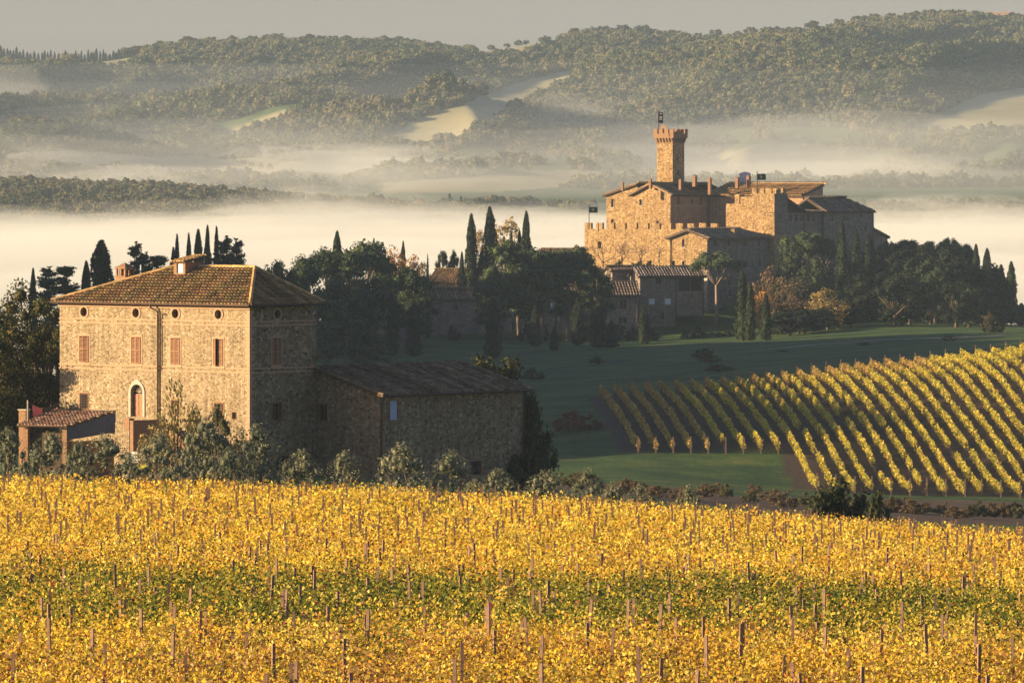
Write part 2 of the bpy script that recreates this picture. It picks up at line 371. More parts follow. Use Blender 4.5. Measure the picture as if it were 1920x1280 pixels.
# ------------------------------------------------------------------ leaf meshes
def unit(v): return v / np.maximum(np.linalg.norm(v, axis=-1, keepdims=True), 1e-9)
def leaf_arrays(P, nrm, size, aspect=.7, bias=.6, r=rng, lo=.7, hi=1.3):
    n = len(P); d = unit(r.normal(size=(n, 3)) * (1 - bias) + nrm * bias)
    t = unit(np.cross(d, r.normal(size=(n, 3)))); b = np.cross(d, t); s = np.asarray(size).reshape(-1, 1) * r.uniform(lo, hi, (n, 1))
    V = np.stack([P - t * s, P - b * s * aspect, P + t * s, P + b * s * aspect], 1).reshape(-1, 3)
    return V, np.arange(n * 4).reshape(n, 4)
def pal(cols, n, r=rng, var=.2, w=None):
    c = np.array(cols)[r.choice(len(cols), n, p=w)]; return np.clip(c * r.uniform(1 - var, 1 + var, (n, 1)), 0, 1)
ICO = None
def ico():
    global ICO
    if ICO is None:
        import bmesh
        bm = bmesh.new(); bmesh.ops.create_icosphere(bm, subdivisions=1, radius=1); bm.verts.ensure_lookup_table()
        ICO = (np.array([v.co for v in bm.verts]), np.array([[v.index for v in f.verts] for f in bm.faces])); bm.free()
    return ICO
def clumps_mesh(name, cl, per, size, cols, core=.72, flat=1.0, w=None, bias=.6, aspect=.7, seed=0, spread=.28):
    """cl: (x,y,z,r) clumps; each gets `per` leaves on its shell and a rough core"""
    r = np.random.default_rng(seed); cl = np.array(cl, float); Vs = []; Qs = []; Ts = []; off = 0
    for (x, y, z, rad) in cl:
        n = max(6, int(per * rad ** 2)); d = unit(r.normal(size=(n, 3)))
        P = np.array([x, y, z]) + d * rad * r.uniform(1 - spread, 1.08, (n, 1)) * np.array([1, 1, flat])
        V, q = leaf_arrays(P, d, size, aspect, bias, r); Vs.append(V); Qs.append(q + off); off += len(V); Ts.append(pal(cols, n, r, .3, w) * r.uniform(.8, 1.2))
        if core:
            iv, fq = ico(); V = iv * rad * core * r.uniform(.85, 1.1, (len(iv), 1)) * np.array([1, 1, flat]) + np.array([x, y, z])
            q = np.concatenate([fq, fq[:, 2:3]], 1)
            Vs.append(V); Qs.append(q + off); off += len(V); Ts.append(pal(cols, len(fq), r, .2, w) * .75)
    V = np.concatenate(Vs); Q = np.concatenate(Qs); T_ = np.concatenate(Ts)
    me = bpy.data.meshes.new(name); me.vertices.add(len(V)); me.vertices.foreach_set('co', V.astype(np.float32).ravel())
    tri = Q[:, 3] == Q[:, 2]; k = np.where(tri, 3, 4); starts = np.concatenate([[0], np.cumsum(k)[:-1]])
    keep = np.ones(Q.shape, bool); keep[tri, 3] = False; L = Q[keep]
    me.loops.add(len(L)); me.loops.foreach_set('vertex_index', L.astype(np.int32)); me.polygons.add(len(Q)); me.polygons.foreach_set('loop_start', starts.astype(np.int32))
    me.update(calc_edges=True); a = me.attributes.new('tint', 'FLOAT_COLOR', 'FACE')
    a.data.foreach_set('color', np.concatenate([np.clip(T_, 0, 1), np.ones((len(Q), 1))], 1).astype(np.float32).ravel())
    return me
def limb_mesh(name, paths):
    m = MB()
    for pts, rad in paths: m.tube(pts, rad, 6, True)
    me = bpy.data.meshes.new(name); me.from_pydata(m.v, [], m.f); me.update(); me.polygons.foreach_set('use_smooth', [True] * len(me.polygons)); return me

DKG = [(.03, .048, .02), (.042, .066, .026), (.06, .08, .03), (.025, .038, .022)]
PIN = [(.045, .075, .032), (.07, .105, .042), (.11, .14, .05), (.035, .055, .03)]
BRD = [(.06, .075, .025), (.09, .10, .03), (.13, .12, .035), (.04, .05, .02), (.15, .11, .04)]
OLV = [(.19, .20, .12), (.25, .26, .16), (.14, .155, .085), (.32, .31, .20), (.11, .125, .065)]
YEL = [(.42, .28, .08), (.5, .34, .1), (.3, .2, .07), (.35, .28, .1)]
ORG = [(.5, .26, .06), (.42, .2, .05), (.55, .33, .09)]
BRN = [(.18, .11, .06), (.12, .09, .05), (.22, .14, .06), (.09, .08, .04)]

PROTO = {}
def proto(kind, trunk, crown, tm, cm, H, W):
    me = crown or trunk; co = np.empty(len(me.vertices) * 3, np.float32); me.vertices.foreach_get('co', co); co = co.reshape(-1, 3)
    H = float(np.percentile(co[:, 2], 99.8)); W = 2 * float(np.percentile(np.abs(co[:, :2]), 97.5))
    PROTO.setdefault(kind, []).append((trunk, crown, tm, cm, H, W))
def make_protos():
    r = np.random.default_rng(5)
    for s in range(4):                                      # cypress: unit 10 m tall, 1.8 m wide
        H, W = 10, 1.8; n = 5200; z = r.uniform(.02, 1, n) ** .9; a = r.uniform(0, 6.283, n)
        ph = r.uniform(0, 6, 4)
        prof = np.clip(z * 9 + .35, 0, 1) * (1 - z ** (1.7 + .3 * s)) ** .75 * (1 + .20 * np.sin(a * 3 + ph[0] + z * 5) + .16 * np.sin(a * 5 + ph[1] - z * 11) + .13 * np.sin(z * 34 + a * 2 + ph[2]) + .22 * vnoise(a * 1.5 + s * 9, z * 16))
        rad = W / 2 * prof * r.uniform(.82, 1.06, n) + .02
        P = np.stack([rad * np.cos(a), rad * np.sin(a), z * H], 1); nn = unit(np.stack([np.cos(a), np.sin(a), .7 + 0 * a], 1))
        V, Qd = leaf_arrays(P, nn, .15, .45, .55, r); tc = pal(DKG, n, r, .3)
        zz = np.linspace(.02, .97, 16); aa = np.linspace(0, 6.283, 11)[:-1]; Z2, A2 = np.meshgrid(zz, aa, indexing='ij')
        pr = np.clip(Z2 * 9 + .35, 0, 1) * (1 - Z2 ** 1.9) ** .75 * W / 2 * .8
        V2 = np.stack([pr * np.cos(A2), pr * np.sin(A2), Z2 * H], -1).reshape(-1, 3); i2 = np.arange(160).reshape(16, 10)
        Q2 = np.stack([i2[:-1], np.roll(i2, -1, 1)[:-1], np.roll(i2, -1, 1)[1:], i2[1:]], -1).reshape(-1, 4)
        me = raw_mesh('crown', np.concatenate([V, V2]), np.concatenate([Qd, Q2 + len(V)]), np.concatenate([tc, pal(DKG, len(Q2), r, .2) * .8]))
        proto('cypress', limb_mesh('trunk', [([(0, 0, -.3), (0, 0, 2)], [.18, .12])]), me, 'bark', 'needle', H, W)
    for s in range(4):                                      # irregular aleppo pine 12 m, 8 m wide
        cl = []; 
        for k in range(34):
            h = r.uniform(.34, 1); ang = r.uniform(0, 6.283); q = 3.0 * math.sin(math.pi * (h * .78 + .1)) * r.uniform(.3, 1)
            cl.append((q * math.cos(ang), q * math.sin(ang), h * 11.2 - .3, r.uniform(.8, 1.35)))
        me = clumps_mesh('crown', cl, 110, .17, PIN, .7, .75, None, .5, .5, 50 + s)
        br = [([(0, 0, -.5), (.2, .1, 3), (-.1, .2, 6), (.2, 0, 9.5)], [.3, .24, .17, .07])]
        for c in cl[:12]: br.append(([(0, 0, c[2] * .75), (c[0] * .5, c[1] * .5, c[2] * .9), (c[0], c[1], c[2])], [.1, .07, .03]))
        proto('pine', limb_mesh('trunk', br), me, 'palebark', 'needle', 12, 8)
    for s in range(3):                                      # umbrella pine 12 m, 9 m wide
        cl = []
        for k in range(36):
            ang = r.uniform(0, 6.283); q = 3.6 * math.sqrt(r.random()); dome = 1 - (q / 4.5) ** 2
            cl.append((q * math.cos(ang), q * math.sin(ang), 8.3 + 2.8 * dome * r.uniform(.35, 1), r.uniform(.75, 1.1)))
        me = clumps_mesh('crown', cl, 110, .17, PIN, .75, .7, None, .5, .5, 70 + s)
        br = [([(0, 0, -.5), (.1, 0, 3), (0, .1, 6.4)], [.32, .26, .2])]
        for c in cl[:14]: br.append(([(0, .1, 6.2), (c[0] * .5, c[1] * .5, 7.4), (c[0], c[1], c[2])], [.12, .08, .03]))
        proto('umbrella', limb_mesh('trunk', br), me, 'palebark', 'needle', 12, 9)
    for kind, cols, mat in (('holm', [(.014, .022, .012), (.02, .03, .015), (.028, .038, .018)], 'needle'), ('broad', BRD, 'leaf'), ('yellow', YEL, 'leaf'), ('orange', ORG, 'leaf'), ('brown', BRN, 'leaf'), ('dark', DKG, 'leaf')):  # first kind carries the castle wood's shade in its near-black leaf colours
        for s in range(2):                                  # broadleaf 8 m, 7 m wide
            cl = []
            for k in range(40):
                d = unit(r.normal(size=3)); q = r.uniform(.35, 1) ** .6
                cl.append((d[0] * 2.7 * q, d[1] * 2.7 * q, (3.9 if kind in ('dark', 'holm') else 4.3) + d[2] * 3.2 * q, r.uniform(.55, 1.05)))
            sparse = kind in ('yellow', 'orange', 'brown')
            me = clumps_mesh('crown', cl, 70 if sparse else 120, .16, cols, 0 if sparse else .68, .9, None, .45, .7, 90 + s + len(kind), .5 if sparse else .28)
            br = [([(0, 0, -.5), (.1, 0, 1.5), (0, .1, 4.5)], [.26, .2, .1])]
            for c in cl[:16]: br.append(([(0, 0, 1.6), (c[0] * .5, c[1] * .5, c[2] * .7), (c[0], c[1], c[2])], [.1, .06, .02]))
            proto(kind, limb_mesh('trunk', br), me, 'bark', mat, 8, 7)
    for s in range(5):                                      # olive 4 m, 3.2 m wide: upright feathery twigs
        cl = []
        for k in range(46):
            h = r.uniform(.06, 1) ; wd = 1.45 * (1 - h ** 2) ** .6 * (1.05 if s % 2 else .9) + .1; ang = r.uniform(0, 6.283); q = wd * r.uniform(.2, 1)
            cl.append((q * math.cos(ang), q * math.sin(ang), .25 + h * 3.4, r.uniform(.2, .42)))
        me = clumps_mesh('crown', cl, 520, .06, OLV, .6, 1.25, None, .35, .4, 130 + s, .5)
        # loose twigs
        n = 900; h = r.uniform(.05, 1.05, n); ang = r.uniform(0, 6.283, n); wd = (1.6 * np.clip(1 - h ** 2, .01, 1) ** .6 + .12) * r.uniform(.8, 1.12, n)
        V, Qd = leaf_arrays(np.stack([wd * np.cos(ang), wd * np.sin(ang), .2 + h * 3.7], 1), np.stack([np.cos(ang), np.sin(ang), 1 + 0 * ang], 1), .07, .35, .3, r)
        import bmesh
        me2 = raw_mesh('t', V, Qd, pal(OLV, n, r, .3)); bm = bmesh.new(); bm.from_mesh(me); bm.from_mesh(me2); bm.to_mesh(me); bm.free(); bpy.data.meshes.remove(me2)
        proto('olive', limb_mesh('trunk', [([(0, 0, -.4), (.1, 0, .6), (0, .1, 1.8)], [.16, .13, .06]), ([(0, 0, .6), (.5, .2, 1.4), (.8, .3, 2.2)], [.09, .06, .02]), ([(0, 0, .6), (-.5, -.2, 1.5), (-.7, .3, 2.4)], [.09, .06, .02])]), me, 'bark', 'leaf', 4, 3.2)
    for s in range(3):                                      # layered conifer 12 m, 4.5 m wide
        cl = []; br = [([(0, 0, -.4), (.05, 0, 6), (0, 0, 11.8)], [.24, .14, .03])]
        for lv in range(95):
            h = .08 + .90 * r.random() ** 1.15; wd = (2.1 * (1 - h) ** .55 + .15) * r.uniform(.45, 1.1); ang = r.uniform(0, 6.283); zc = h * 12
            for fq in (.3, .65, 1.0): cl.append((wd * fq * math.cos(ang), wd * fq * math.sin(ang), zc + .35 * wd * fq - .2, r.uniform(.22, .36) + .16 * (1 - fq)))
            if lv < 40: br.append(([(0, 0, zc - .2), (wd * math.cos(ang), wd * math.sin(ang), zc + .3 * wd)], [.05, .02]))
        cl.append((0, 0, 11.8, .2)); cl.append((0, 0, 11.3, .28))
        me = clumps_mesh('crown', cl, 190, .12, DKG, .55, .75, None, .35, .4, 160 + s, .6)
        proto('conifer', limb_mesh('trunk', br), me, 'bark', 'needle', 12, 4.5)
    for s in range(2):                                      # big near leafy tree
        cl = []
        for k in range(70):
            d = unit(r.normal(size=3)); q = r.uniform(.3, 1) ** .5; cl.append((d[0] * 3.3 * q, d[1] * 3.3 * q, 5.2 + d[2] * 4.2 * q, r.uniform(.4, .95)))
        me = clumps_mesh('crown', cl, 560, .075, [(.05, .065, .02), (.08, .09, .025), (.13, .12, .03), (.19, .15, .04), (.03, .04, .015)], .5, 1, None, .35, .7, 210 + s, .55)
        br = [([(0, 0, -.5), (.1, 0, 2), (0, .1, 6)], [.3, .24, .1])] + [([(0, 0, 2), (c[0] * .5, c[1] * .5, c[2] * .8), (c[0], c[1], c[2])], [.12, .07, .02]) for c in cl[:18]]
        proto('bigleafy', limb_mesh('trunk', br), me, 'bark', 'leaf', 9, 8)
    for kind, cols in (('shrub', BRD), ('shrub_brown', BRN), ('shrub_dark', [(.03, .045, .015), (.05, .06, .02), (.07, .075, .025)]), ('shrub_red', [(.16, .05, .035), (.12, .05, .04), (.2, .08, .05)]), ('shrub_yellow', [(.36, .26, .09), (.26, .2, .07), (.16, .15, .05), (.44, .32, .12)])):
        for s in range(2):                                  # shrub crowned to the ground, 3 m
            cl = []
            for k in range(34):
                a_ = r.uniform(0, 6.283); q = math.sqrt(r.random()); h_ = r.uniform(.05, 1) * (1 - .6 * q * q); cl.append((1.4 * q * math.cos(a_), 1.4 * q * math.sin(a_), .15 + 2.3 * h_, r.uniform(.25, .48)))
            sparse = kind in ('shrub_yellow',)
            me = clumps_mesh('crown', cl, 330 if sparse else 560, .07, cols, 0 if sparse else .6, 1, None, .35, .6, 240 + s + len(kind), .6)
            br = [([(0, 0, -.3), (c[0] * .4, c[1] * .4, c[2] * .5), (c[0], c[1], c[2])], [.06, .04, .015]) for c in cl[:12]]
            proto(kind, limb_mesh('trunk', br), me, 'bark', 'leaf', 3, 3)
    for s in range(3):                                      # leafless tree 7 m
        paths = []
        def grow(p, d, L, rad, lev):
            q = p + d * L; paths.append(([tuple(p), tuple(p + d * L * .5 + Vector(r.normal(size=3)) * .04 * L), tuple(q)], [rad, rad * .85, rad * .65]))
            if lev < 5:
                for _ in range(3 if lev < 3 else 2):
                    nd = (d + Vector(r.normal(size=3)) * .55 + Vector((0, 0, .12))).normalized(); grow(q, nd, L * r.uniform(.62, .82), rad * .62, lev + 1)
        grow(Vector((0, 0, -.3)), Vector((0, 0, 1)), 2.0, .13, 0)
        proto('bare', limb_mesh('trunk', paths), None, 'bark', None, 7, 6)
make_protos()
TREE_NAME = {'cypress': 'cypress_tree', 'pine': 'pine_tree', 'umbrella': 'umbrella_pine', 'broad': 'broadleaf_tree', 'yellow': 'autumn_tree', 'orange': 'autumn_tree', 'brown': 'autumn_tree', 'dark': 'evergreen_oak', 'holm': 'evergreen_oak', 'olive': 'olive_tree', 'conifer': 'conifer_tree', 'bare': 'bare_tree'}
_cnt = {}
def tree(kind, px, top, wpx, D, label, group=None, cat='tree', name=None, var=None, z0=None):
    """a tree rooted in the ground at this bearing and depth, as tall and wide as the photograph shows"""
    p = GP(px, D)
    if z0 is not None: p.z = z0
    k = _cnt.get(kind, 0); _cnt[kind] = k + 1; T_, Cn, tm, cm, H, W = PROTO[kind][(k if var is None else var) % len(PROTO[kind])]
    h = ZY(top, D) - p.z; wd = wpx / F * D
    if h < .5: print('low tree', label, h)
    t = thing(name or TREE_NAME.get(kind, 'broadleaf_tree' if kind == 'bigleafy' else 'leafy_shrub'), p, label, cat, group); t.scale = (wd / W, wd / W, h / H); t.rotation_euler = (0, 0, random.uniform(0, 6.28))
    if not T_.materials: T_.materials.append(M[tm])
    o = bpy.data.objects.new('trunk', T_); C.objects.link(o); o.parent = t
    if Cn:
        if not Cn.materials: Cn.materials.append(M[cm])
        o = bpy.data.objects.new('crown', Cn); C.objects.link(o); o.parent = t
    return t

# ------------------------------------------------------------------ far woods: one scattered mass per slope
SRC = bpy.data.collections.new('wood_sources')
def src_crown(i, cols, seed):
    r = np.random.default_rng(seed); cl = []
    for k in range(9):
        d = unit(r.normal(size=3)); cl.append((d[0] * .55, d[1] * .55, .75 + d[2] * .5, r.uniform(.35, .6)))
    me = clumps_mesh('crown_shape', cl, 160, .14, cols, .75, 1, None, .6, .8, seed)
    me.materials.append(M['farleaf']); o = bpy.data.objects.new('crown_shape_%d' % i, me); SRC.objects.link(o)
WOODC = [[(.06, .085, .035), (.08, .105, .045), (.045, .06, .025)], [(.10, .125, .05), (.13, .15, .06), (.075, .09, .035)], [(.16, .165, .07), (.20, .19, .085), (.12, .125, .05)], [(.18, .165, .08), (.22, .19, .10), (.14, .13, .065)],
         [(.08, .10, .045), (.13, .145, .06), (.10, .115, .05)], [(.24, .20, .10), (.19, .16, .085), (.15, .15, .07)]]
for i, cs in enumerate(WOODC): src_crown(i, cs, 300 + i)
def scatter_group():
    ng = bpy.data.node_groups.new('scatter_crowns', 'GeometryNodeTree')
    ng.interface.new_socket('Geometry', in_out='INPUT', socket_type='NodeSocketGeometry'); ng.interface.new_socket('Geometry', in_out='OUTPUT', socket_type='NodeSocketGeometry')
    gi = ng.nodes.new('NodeGroupInput'); go = ng.nodes.new('NodeGroupOutput'); ip = ng.nodes.new('GeometryNodeInstanceOnPoints'); ci = ng.nodes.new('GeometryNodeCollectionInfo')
    ci.inputs['Collection'].default_value = SRC; ci.inputs['Separate Children'].default_value = True; ci.inputs['Reset Children'].default_value = True
    def na(nm, ty):
        a = ng.nodes.new('GeometryNodeInputNamedAttribute'); a.data_type = ty; a.inputs['Name'].default_value = nm; return a.outputs[0]
    ng.links.new(gi.outputs[0], ip.inputs['Points']); ng.links.new(ci.outputs[0], ip.inputs['Instance']); ip.inputs['Pick Instance'].default_value = True
    ng.links.new(na('pick', 'INT'), ip.inputs['Instance Index']); ng.links.new(na('siz', 'FLOAT_VECTOR'), ip.inputs['Scale']); ng.links.new(na('rot', 'FLOAT_VECTOR'), ip.inputs['Rotation'])
    ng.links.new(ip.outputs[0], go.inputs[0]); return ng
NG = scatter_group()
def wood(name, P, size, label, picks=None):
    n = len(P); me = bpy.data.meshes.new(name); me.vertices.add(n); me.vertices.foreach_set('co', P.astype(np.float32).ravel())
    a = me.attributes.new('pick', 'INT', 'POINT'); a.data.foreach_set('value', (rng.integers(0, len(WOODC), n) if picks is None else picks).astype(np.int32))
    s = np.stack([size * rng.uniform(.8, 1.2, n), size * rng.uniform(.8, 1.2, n), size * rng.uniform(.75, 1.15, n)], 1)
    a = me.attributes.new('siz', 'FLOAT_VECTOR', 'POINT'); a.data.foreach_set('vector', s.astype(np.float32).ravel())
    ro = np.zeros((n, 3)); ro[:, 2] = rng.uniform(0, 6.28, n); a = me.attributes.new('rot', 'FLOAT_VECTOR', 'POINT'); a.data.foreach_set('vector', ro.astype(np.float32).ravel())
    o = bpy.data.objects.new(name, me); C.objects.link(o); md = o.modifiers.new('scatter', 'NODES'); md.node_group = NG
    return tag(o, label, 'wood', kind='stuff')
def scatter(n, D0, D1, p0, p1, keep):
    D = np.sqrt(rng.uniform(D0 ** 2, D1 ** 2, n)); px = rng.uniform(p0, p1, n); x = (px - 960) / F * D; z = ground(x, D); py = HY - F * z / D
    k = keep(px, py, D, x); return np.stack([x, D, z], 1)[k], D[k], px[k]
P, D, px = scatter(105000, 3350, 5190, -150, 2080, lambda px, py, D, x: ~(np.any([in_poly(px, py, p) for p in FIELDS], axis=0)) & ((D > 3950) | (fbm(x * .008, D * .005) > -.05)) & (fbm(x * .007 + 7, D * .004) > -.40 - .5 * (D > 4900)))
sz = rng.uniform(1.7, 3.6, len(P)) + 1.8 * (rng.random(len(P)) < .15) * np.where(D > 5120, .7, 1)
tone = fbm(P[:, 0] * .004 + 31, P[:, 1] * .003); pk = np.clip(np.round(2.2 + 3.2 * tone + rng.normal(0, 1.1, len(P))), 0, 5).astype(int)
HR = []
for a0, b0, a1, b1 in ((0, 3420, 420, 3560), (300, 3700, 760, 3500), (560, 3380, 1000, 3480), (850, 3650, 1240, 3560), (1280, 3450, 1560, 3700), (1500, 3380, 1960, 3420), (1600, 3800, 1980, 3600), (100, 3820, 520, 3760)):
    t_ = rng.random(60); pp = a0 + (a1 - a0) * t_; dd = b0 + (b1 - b0) * t_ + rng.normal(0, 4, 60) + 25 * np.sin(t_ * 7); xx_ = (pp - 960) / F * dd; HR.append(np.stack([xx_, dd, ground(xx_, dd)], 1))
HR = np.concatenate(HR); P = np.concatenate([P, HR]); sz = np.concatenate([sz, rng.uniform(1.2, 2.6, len(HR))]); pk = np.concatenate([pk, rng.integers(0, 4, len(HR))])
P[:, 2] -= .5; wood('mountain_forest', P, sz, 'dense hazy autumn forest covering the long mountain behind the valley', pk)
P, D, px = scatter(9000, 2560, 3010, -150, 2080, lambda px, py, D, x: (D > 2560 + 40 * fbm(x * .02, D * 0)) & ((px < 700) | (px > 1560) | (fbm(x * .03, D * .01) > .1)))
pk = np.clip(np.round(rng.normal(3.0, 1.2, len(P))), 0, 5).astype(int); P[:, 2] -= .4
wood('valley_forest', P, rng.uniform(1.8, 3.4, len(P)), 'pale misty band of woodland rising out of the fog in the valley', pk)
# trees added on the unseen western ridge to break up the edge of its shade
n_ = 2600; x_ = rng.uniform(-290, -125, n_); D_ = rng.uniform(640, 1440, n_)
P = np.stack([x_, D_, ground(x_, D_) - .5], 1); wood('shade_ridge_wood', P, rng.uniform(2.5, 4.5, n_), 'unseen wood added on the west ridge to shade the castle meadow', rng.integers(0, 3, n_))
# ------------------------------------------------------------------ building helpers
class Fr:
    """a plan frame: near corner O, u to the right along the left-hand face, n away along the right-hand face"""
    def __init__(s, px, D, th):
        s.O = Vector(((px - 960) / F * D, D, 0)); s.u = Vector((math.cos(R(th)), -math.sin(R(th)), 0)); s.n = Vector((math.sin(R(th)), math.cos(R(th)), 0))
    def p(s, a, b, z): q = s.O + s.u * a + s.n * b; q.z = z; return q
    def fa(s, px, b=0):
        k = (px - 960) / F; o = s.O + s.n * b; return (k * o.y - o.x) / (s.u.x - k * s.u.y)
    def fb(s, px, a=0):
        k = (px - 960) / F; o = s.O + s.u * a; return (k * o.y - o.x) / (s.n.x - k * s.n.y)
    def D(s, a, b): return (s.O + s.u * a + s.n * b).y
def uniq(v):
    o = []
    for x in sorted(v):
        if not o or x - o[-1] > 1e-4: o.append(x)
    return o
def wall_face(mb, O, d, Nn, L, z0, z1, holes=(), depth=.35):
    """a wall with real openings; hole = (a, z, w, h, kind) about its centre, kind rect / round / arch"""
    O = Vector(O); O.z = 0; P = lambda a, z, k=0: O + d * a + Vector((0, 0, z)) - Nn * k
    hs = [h for h in holes if h[0] - h[2] / 2 > 0 and h[0] + h[2] / 2 < L and h[1] - h[3] / 2 > z0 and h[1] + h[3] / 2 < z1]
    A = uniq([0, L] + [h[0] + s * h[2] / 2 for h in hs for s in (-1, 1)]); Z = uniq([z0, z1] + [h[1] + s * h[3] / 2 for h in hs for s in (-1, 1)])
    for i in range(len(A) - 1):
        for j in range(len(Z) - 1):
            ca, cz = (A[i] + A[i+1]) / 2, (Z[j] + Z[j+1]) / 2
            if any(abs(ca - h[0]) < h[2] / 2 and abs(cz - h[1]) < h[3] / 2 for h in hs): continue
            mb.poly([P(A[i], Z[j]), P(A[i+1], Z[j]), P(A[i+1], Z[j+1]), P(A[i], Z[j+1])])
    for (a, z, w_, h, kind) in hs:
        if kind == 'rect': pts = [(a-w_/2, z-h/2), (a+w_/2, z-h/2), (a+w_/2, z+h/2), (a-w_/2, z+h/2)]
        else:
            r = w_ / 2; n = 20; zc = z if kind == 'round' else z + h / 2 - r
            rng_ = range(n) if kind == 'round' else range(0, n // 2 + 1)
            pts = [(a + r * math.cos(2*math.pi*k/n), zc + r * math.sin(2*math.pi*k/n)) for k in rng_]
            def sq(x, y):
                m_ = max(abs(x), abs(y)) or 1; return x / m_ * r, y / m_ * r
            for k in range(len(pts) - (0 if kind == 'round' else 1)):
                p, q = pts[k], pts[(k+1) % len(pts)]; p2 = sq(p[0]-a, p[1]-zc); q2 = sq(q[0]-a, q[1]-zc)
                mb.poly([P(*p), P(a+p2[0], zc+p2[1]), P(a+q2[0], zc+q2[1]), P(*q)])
            if kind == 'arch': pts = pts + [(a - r, z - h/2), (a + r, z - h/2)]
        for k in range(len(pts)):
            p, q = pts[k], pts[(k+1) % len(pts)]; mb.poly([P(*p), P(*q), P(q[0], q[1], depth), P(p[0], p[1], depth)])
def frame_box(mb, O, d, Nn, a, z, w_, h, t, back, front):
    """a rectangular surround of strip width t"""
    O = Vector(O); O.z = 0; up = Vector((0, 0, 1))
    for (x0, x1, y0, y1) in ((a-w_/2-t, a+w_/2+t, z+h/2, z+h/2+t), (a-w_/2-t, a+w_/2+t, z-h/2-t, z-h/2), (a-w_/2-t, a-w_/2, z-h/2, z+h/2), (a+w_/2, a+w_/2+t, z-h/2, z+h/2)):
        mb.box(O + d*x0 + up*y0 - Nn*back, d*(x1-x0), up*(y1-y0), Nn*(back+front))
def pane(root, O, d, Nn, a, z, w_, h, k, name='pane', mat='dark'):
    O = Vector(O); O.z = 0; up = Vector((0, 0, 1)); m_ = MB(); m_.box(O + d*(a-w_/2) + up*(z-h/2) - Nn*(k+.05), d*w_, up*h, Nn*.05); return m_.build(name, M[mat], root)
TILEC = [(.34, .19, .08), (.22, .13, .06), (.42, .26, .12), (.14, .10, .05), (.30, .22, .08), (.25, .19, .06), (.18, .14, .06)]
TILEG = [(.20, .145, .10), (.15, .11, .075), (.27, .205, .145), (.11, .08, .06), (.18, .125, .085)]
def roof(root, polys, pitch=.25, tl=.42, cols=TILEC, thick=.12, seed=0, ridge=True, mat='darkwood'):
    """polys: each [eave_left, eave_right, ...upper corners]; a deck with laid barrel tiles on top"""
    rr = random.Random(seed); deck = MB(); tm = MB()
    for pts in polys:
        pts = [Vector(p) for p in pts]; e = (pts[1] - pts[0]).normalized(); nn = (pts[1] - pts[0]).cross(pts[-1] - pts[0]).normalized()
        if nn.z < 0: nn = -nn
        s = nn.cross(e); s = s if s.z > 0 else -s
        deck.poly(pts); deck.poly([p - Vector((0, 0, thick)) for p in reversed(pts)])
        for k in range(len(pts)): q, r2 = pts[k], pts[(k+1) % len(pts)]; deck.poly([q, q - Vector((0, 0, thick)), r2 - Vector((0, 0, thick)), r2])
        P2 = [((p - pts[0]).dot(e), (p - pts[0]).dot(s)) for p in pts]
        ax = [q[0] for q in P2]; bx = [q[1] for q in P2]
        def inside(a, b):
            ins = False
            for k in range(len(P2)):
                x1, y1 = P2[k]; x2, y2 = P2[(k+1) % len(P2)]
                if (y1 > b) != (y2 > b) and a < (x2-x1)*(b-y1)/(y2-y1) + x1: ins = not ins
            return ins
        na = int((max(ax) - min(ax)) / pitch) + 1; nb = int((max(bx)) / tl) + 1
        for i in range(na):
            a = min(ax) + (i + .5) * pitch; cb = rr.choice(cols); top_b = max(bx)
            for j in range(nb + 1):
                b = j * tl
                if not inside(a, min(b + tl * .5, max(bx) - .01)): continue
                c = rr.choice(cols); f_ = rr.uniform(.75, 1.25); c = tuple((x * .5 + y * .5) * f_ for x, y in zip(c, cb)); aj = a + rr.uniform(-.02, .02) * pitch * 4; rad = pitch * .40
                lo = b - .06 - rr.uniform(0, .05); hi = min(b + tl * 1.05, top_b + .04); k0 = len(tm.v)
                for (bb, lift, r_) in ((lo, pitch * .16, rad), (hi, pitch * .02, rad * .82)):
                    for q in range(5):
                        an = math.pi * q / 4; tm.v.append(tuple(pts[0] + e * (aj + r_ * math.cos(an)) + s * bb + nn * (lift + r_ * math.sin(an) * 1.25)))
                for q in range(4): tm.f.append((k0+q, k0+q+1, k0+6+q, k0+5+q)); tm.t.append(c)
                tm.f.append((k0, k0+1, k0+2, k0+3, k0+4)); tm.t.append(tuple(x * .5 for x in c) if False else c)
    d = deck.build('roof', M[mat], root)
    t = tm.build('roof_tiles', M['tile'], d, tint=True); t['kind'] = 'stuff'
    return d
def ridge_tiles(parent, p, q, r=.14, step=.4, seed=0, cols=TILEC):
    rr = random.Random(seed); m_ = MB(); p, q = Vector(p), Vector(q); L = (q - p).length; d = (q - p) / L; k = int(L / step)
    for i in range(k): a = p + d * (L * i / k) + Vector((0, 0, rr.uniform(0, .02))); f_ = rr.uniform(.9, 1.5); c = tuple(x * f_ for x in rr.choice(cols)); m_.tube([a, a + d * (L / k * 1.12)], [r, r * .86], 8, True, c)
    o = m_.build('ridge_tiles', M['tile'], parent, tint=True); o['kind'] = 'stuff'; return o
UP = Vector((0, 0, 1))

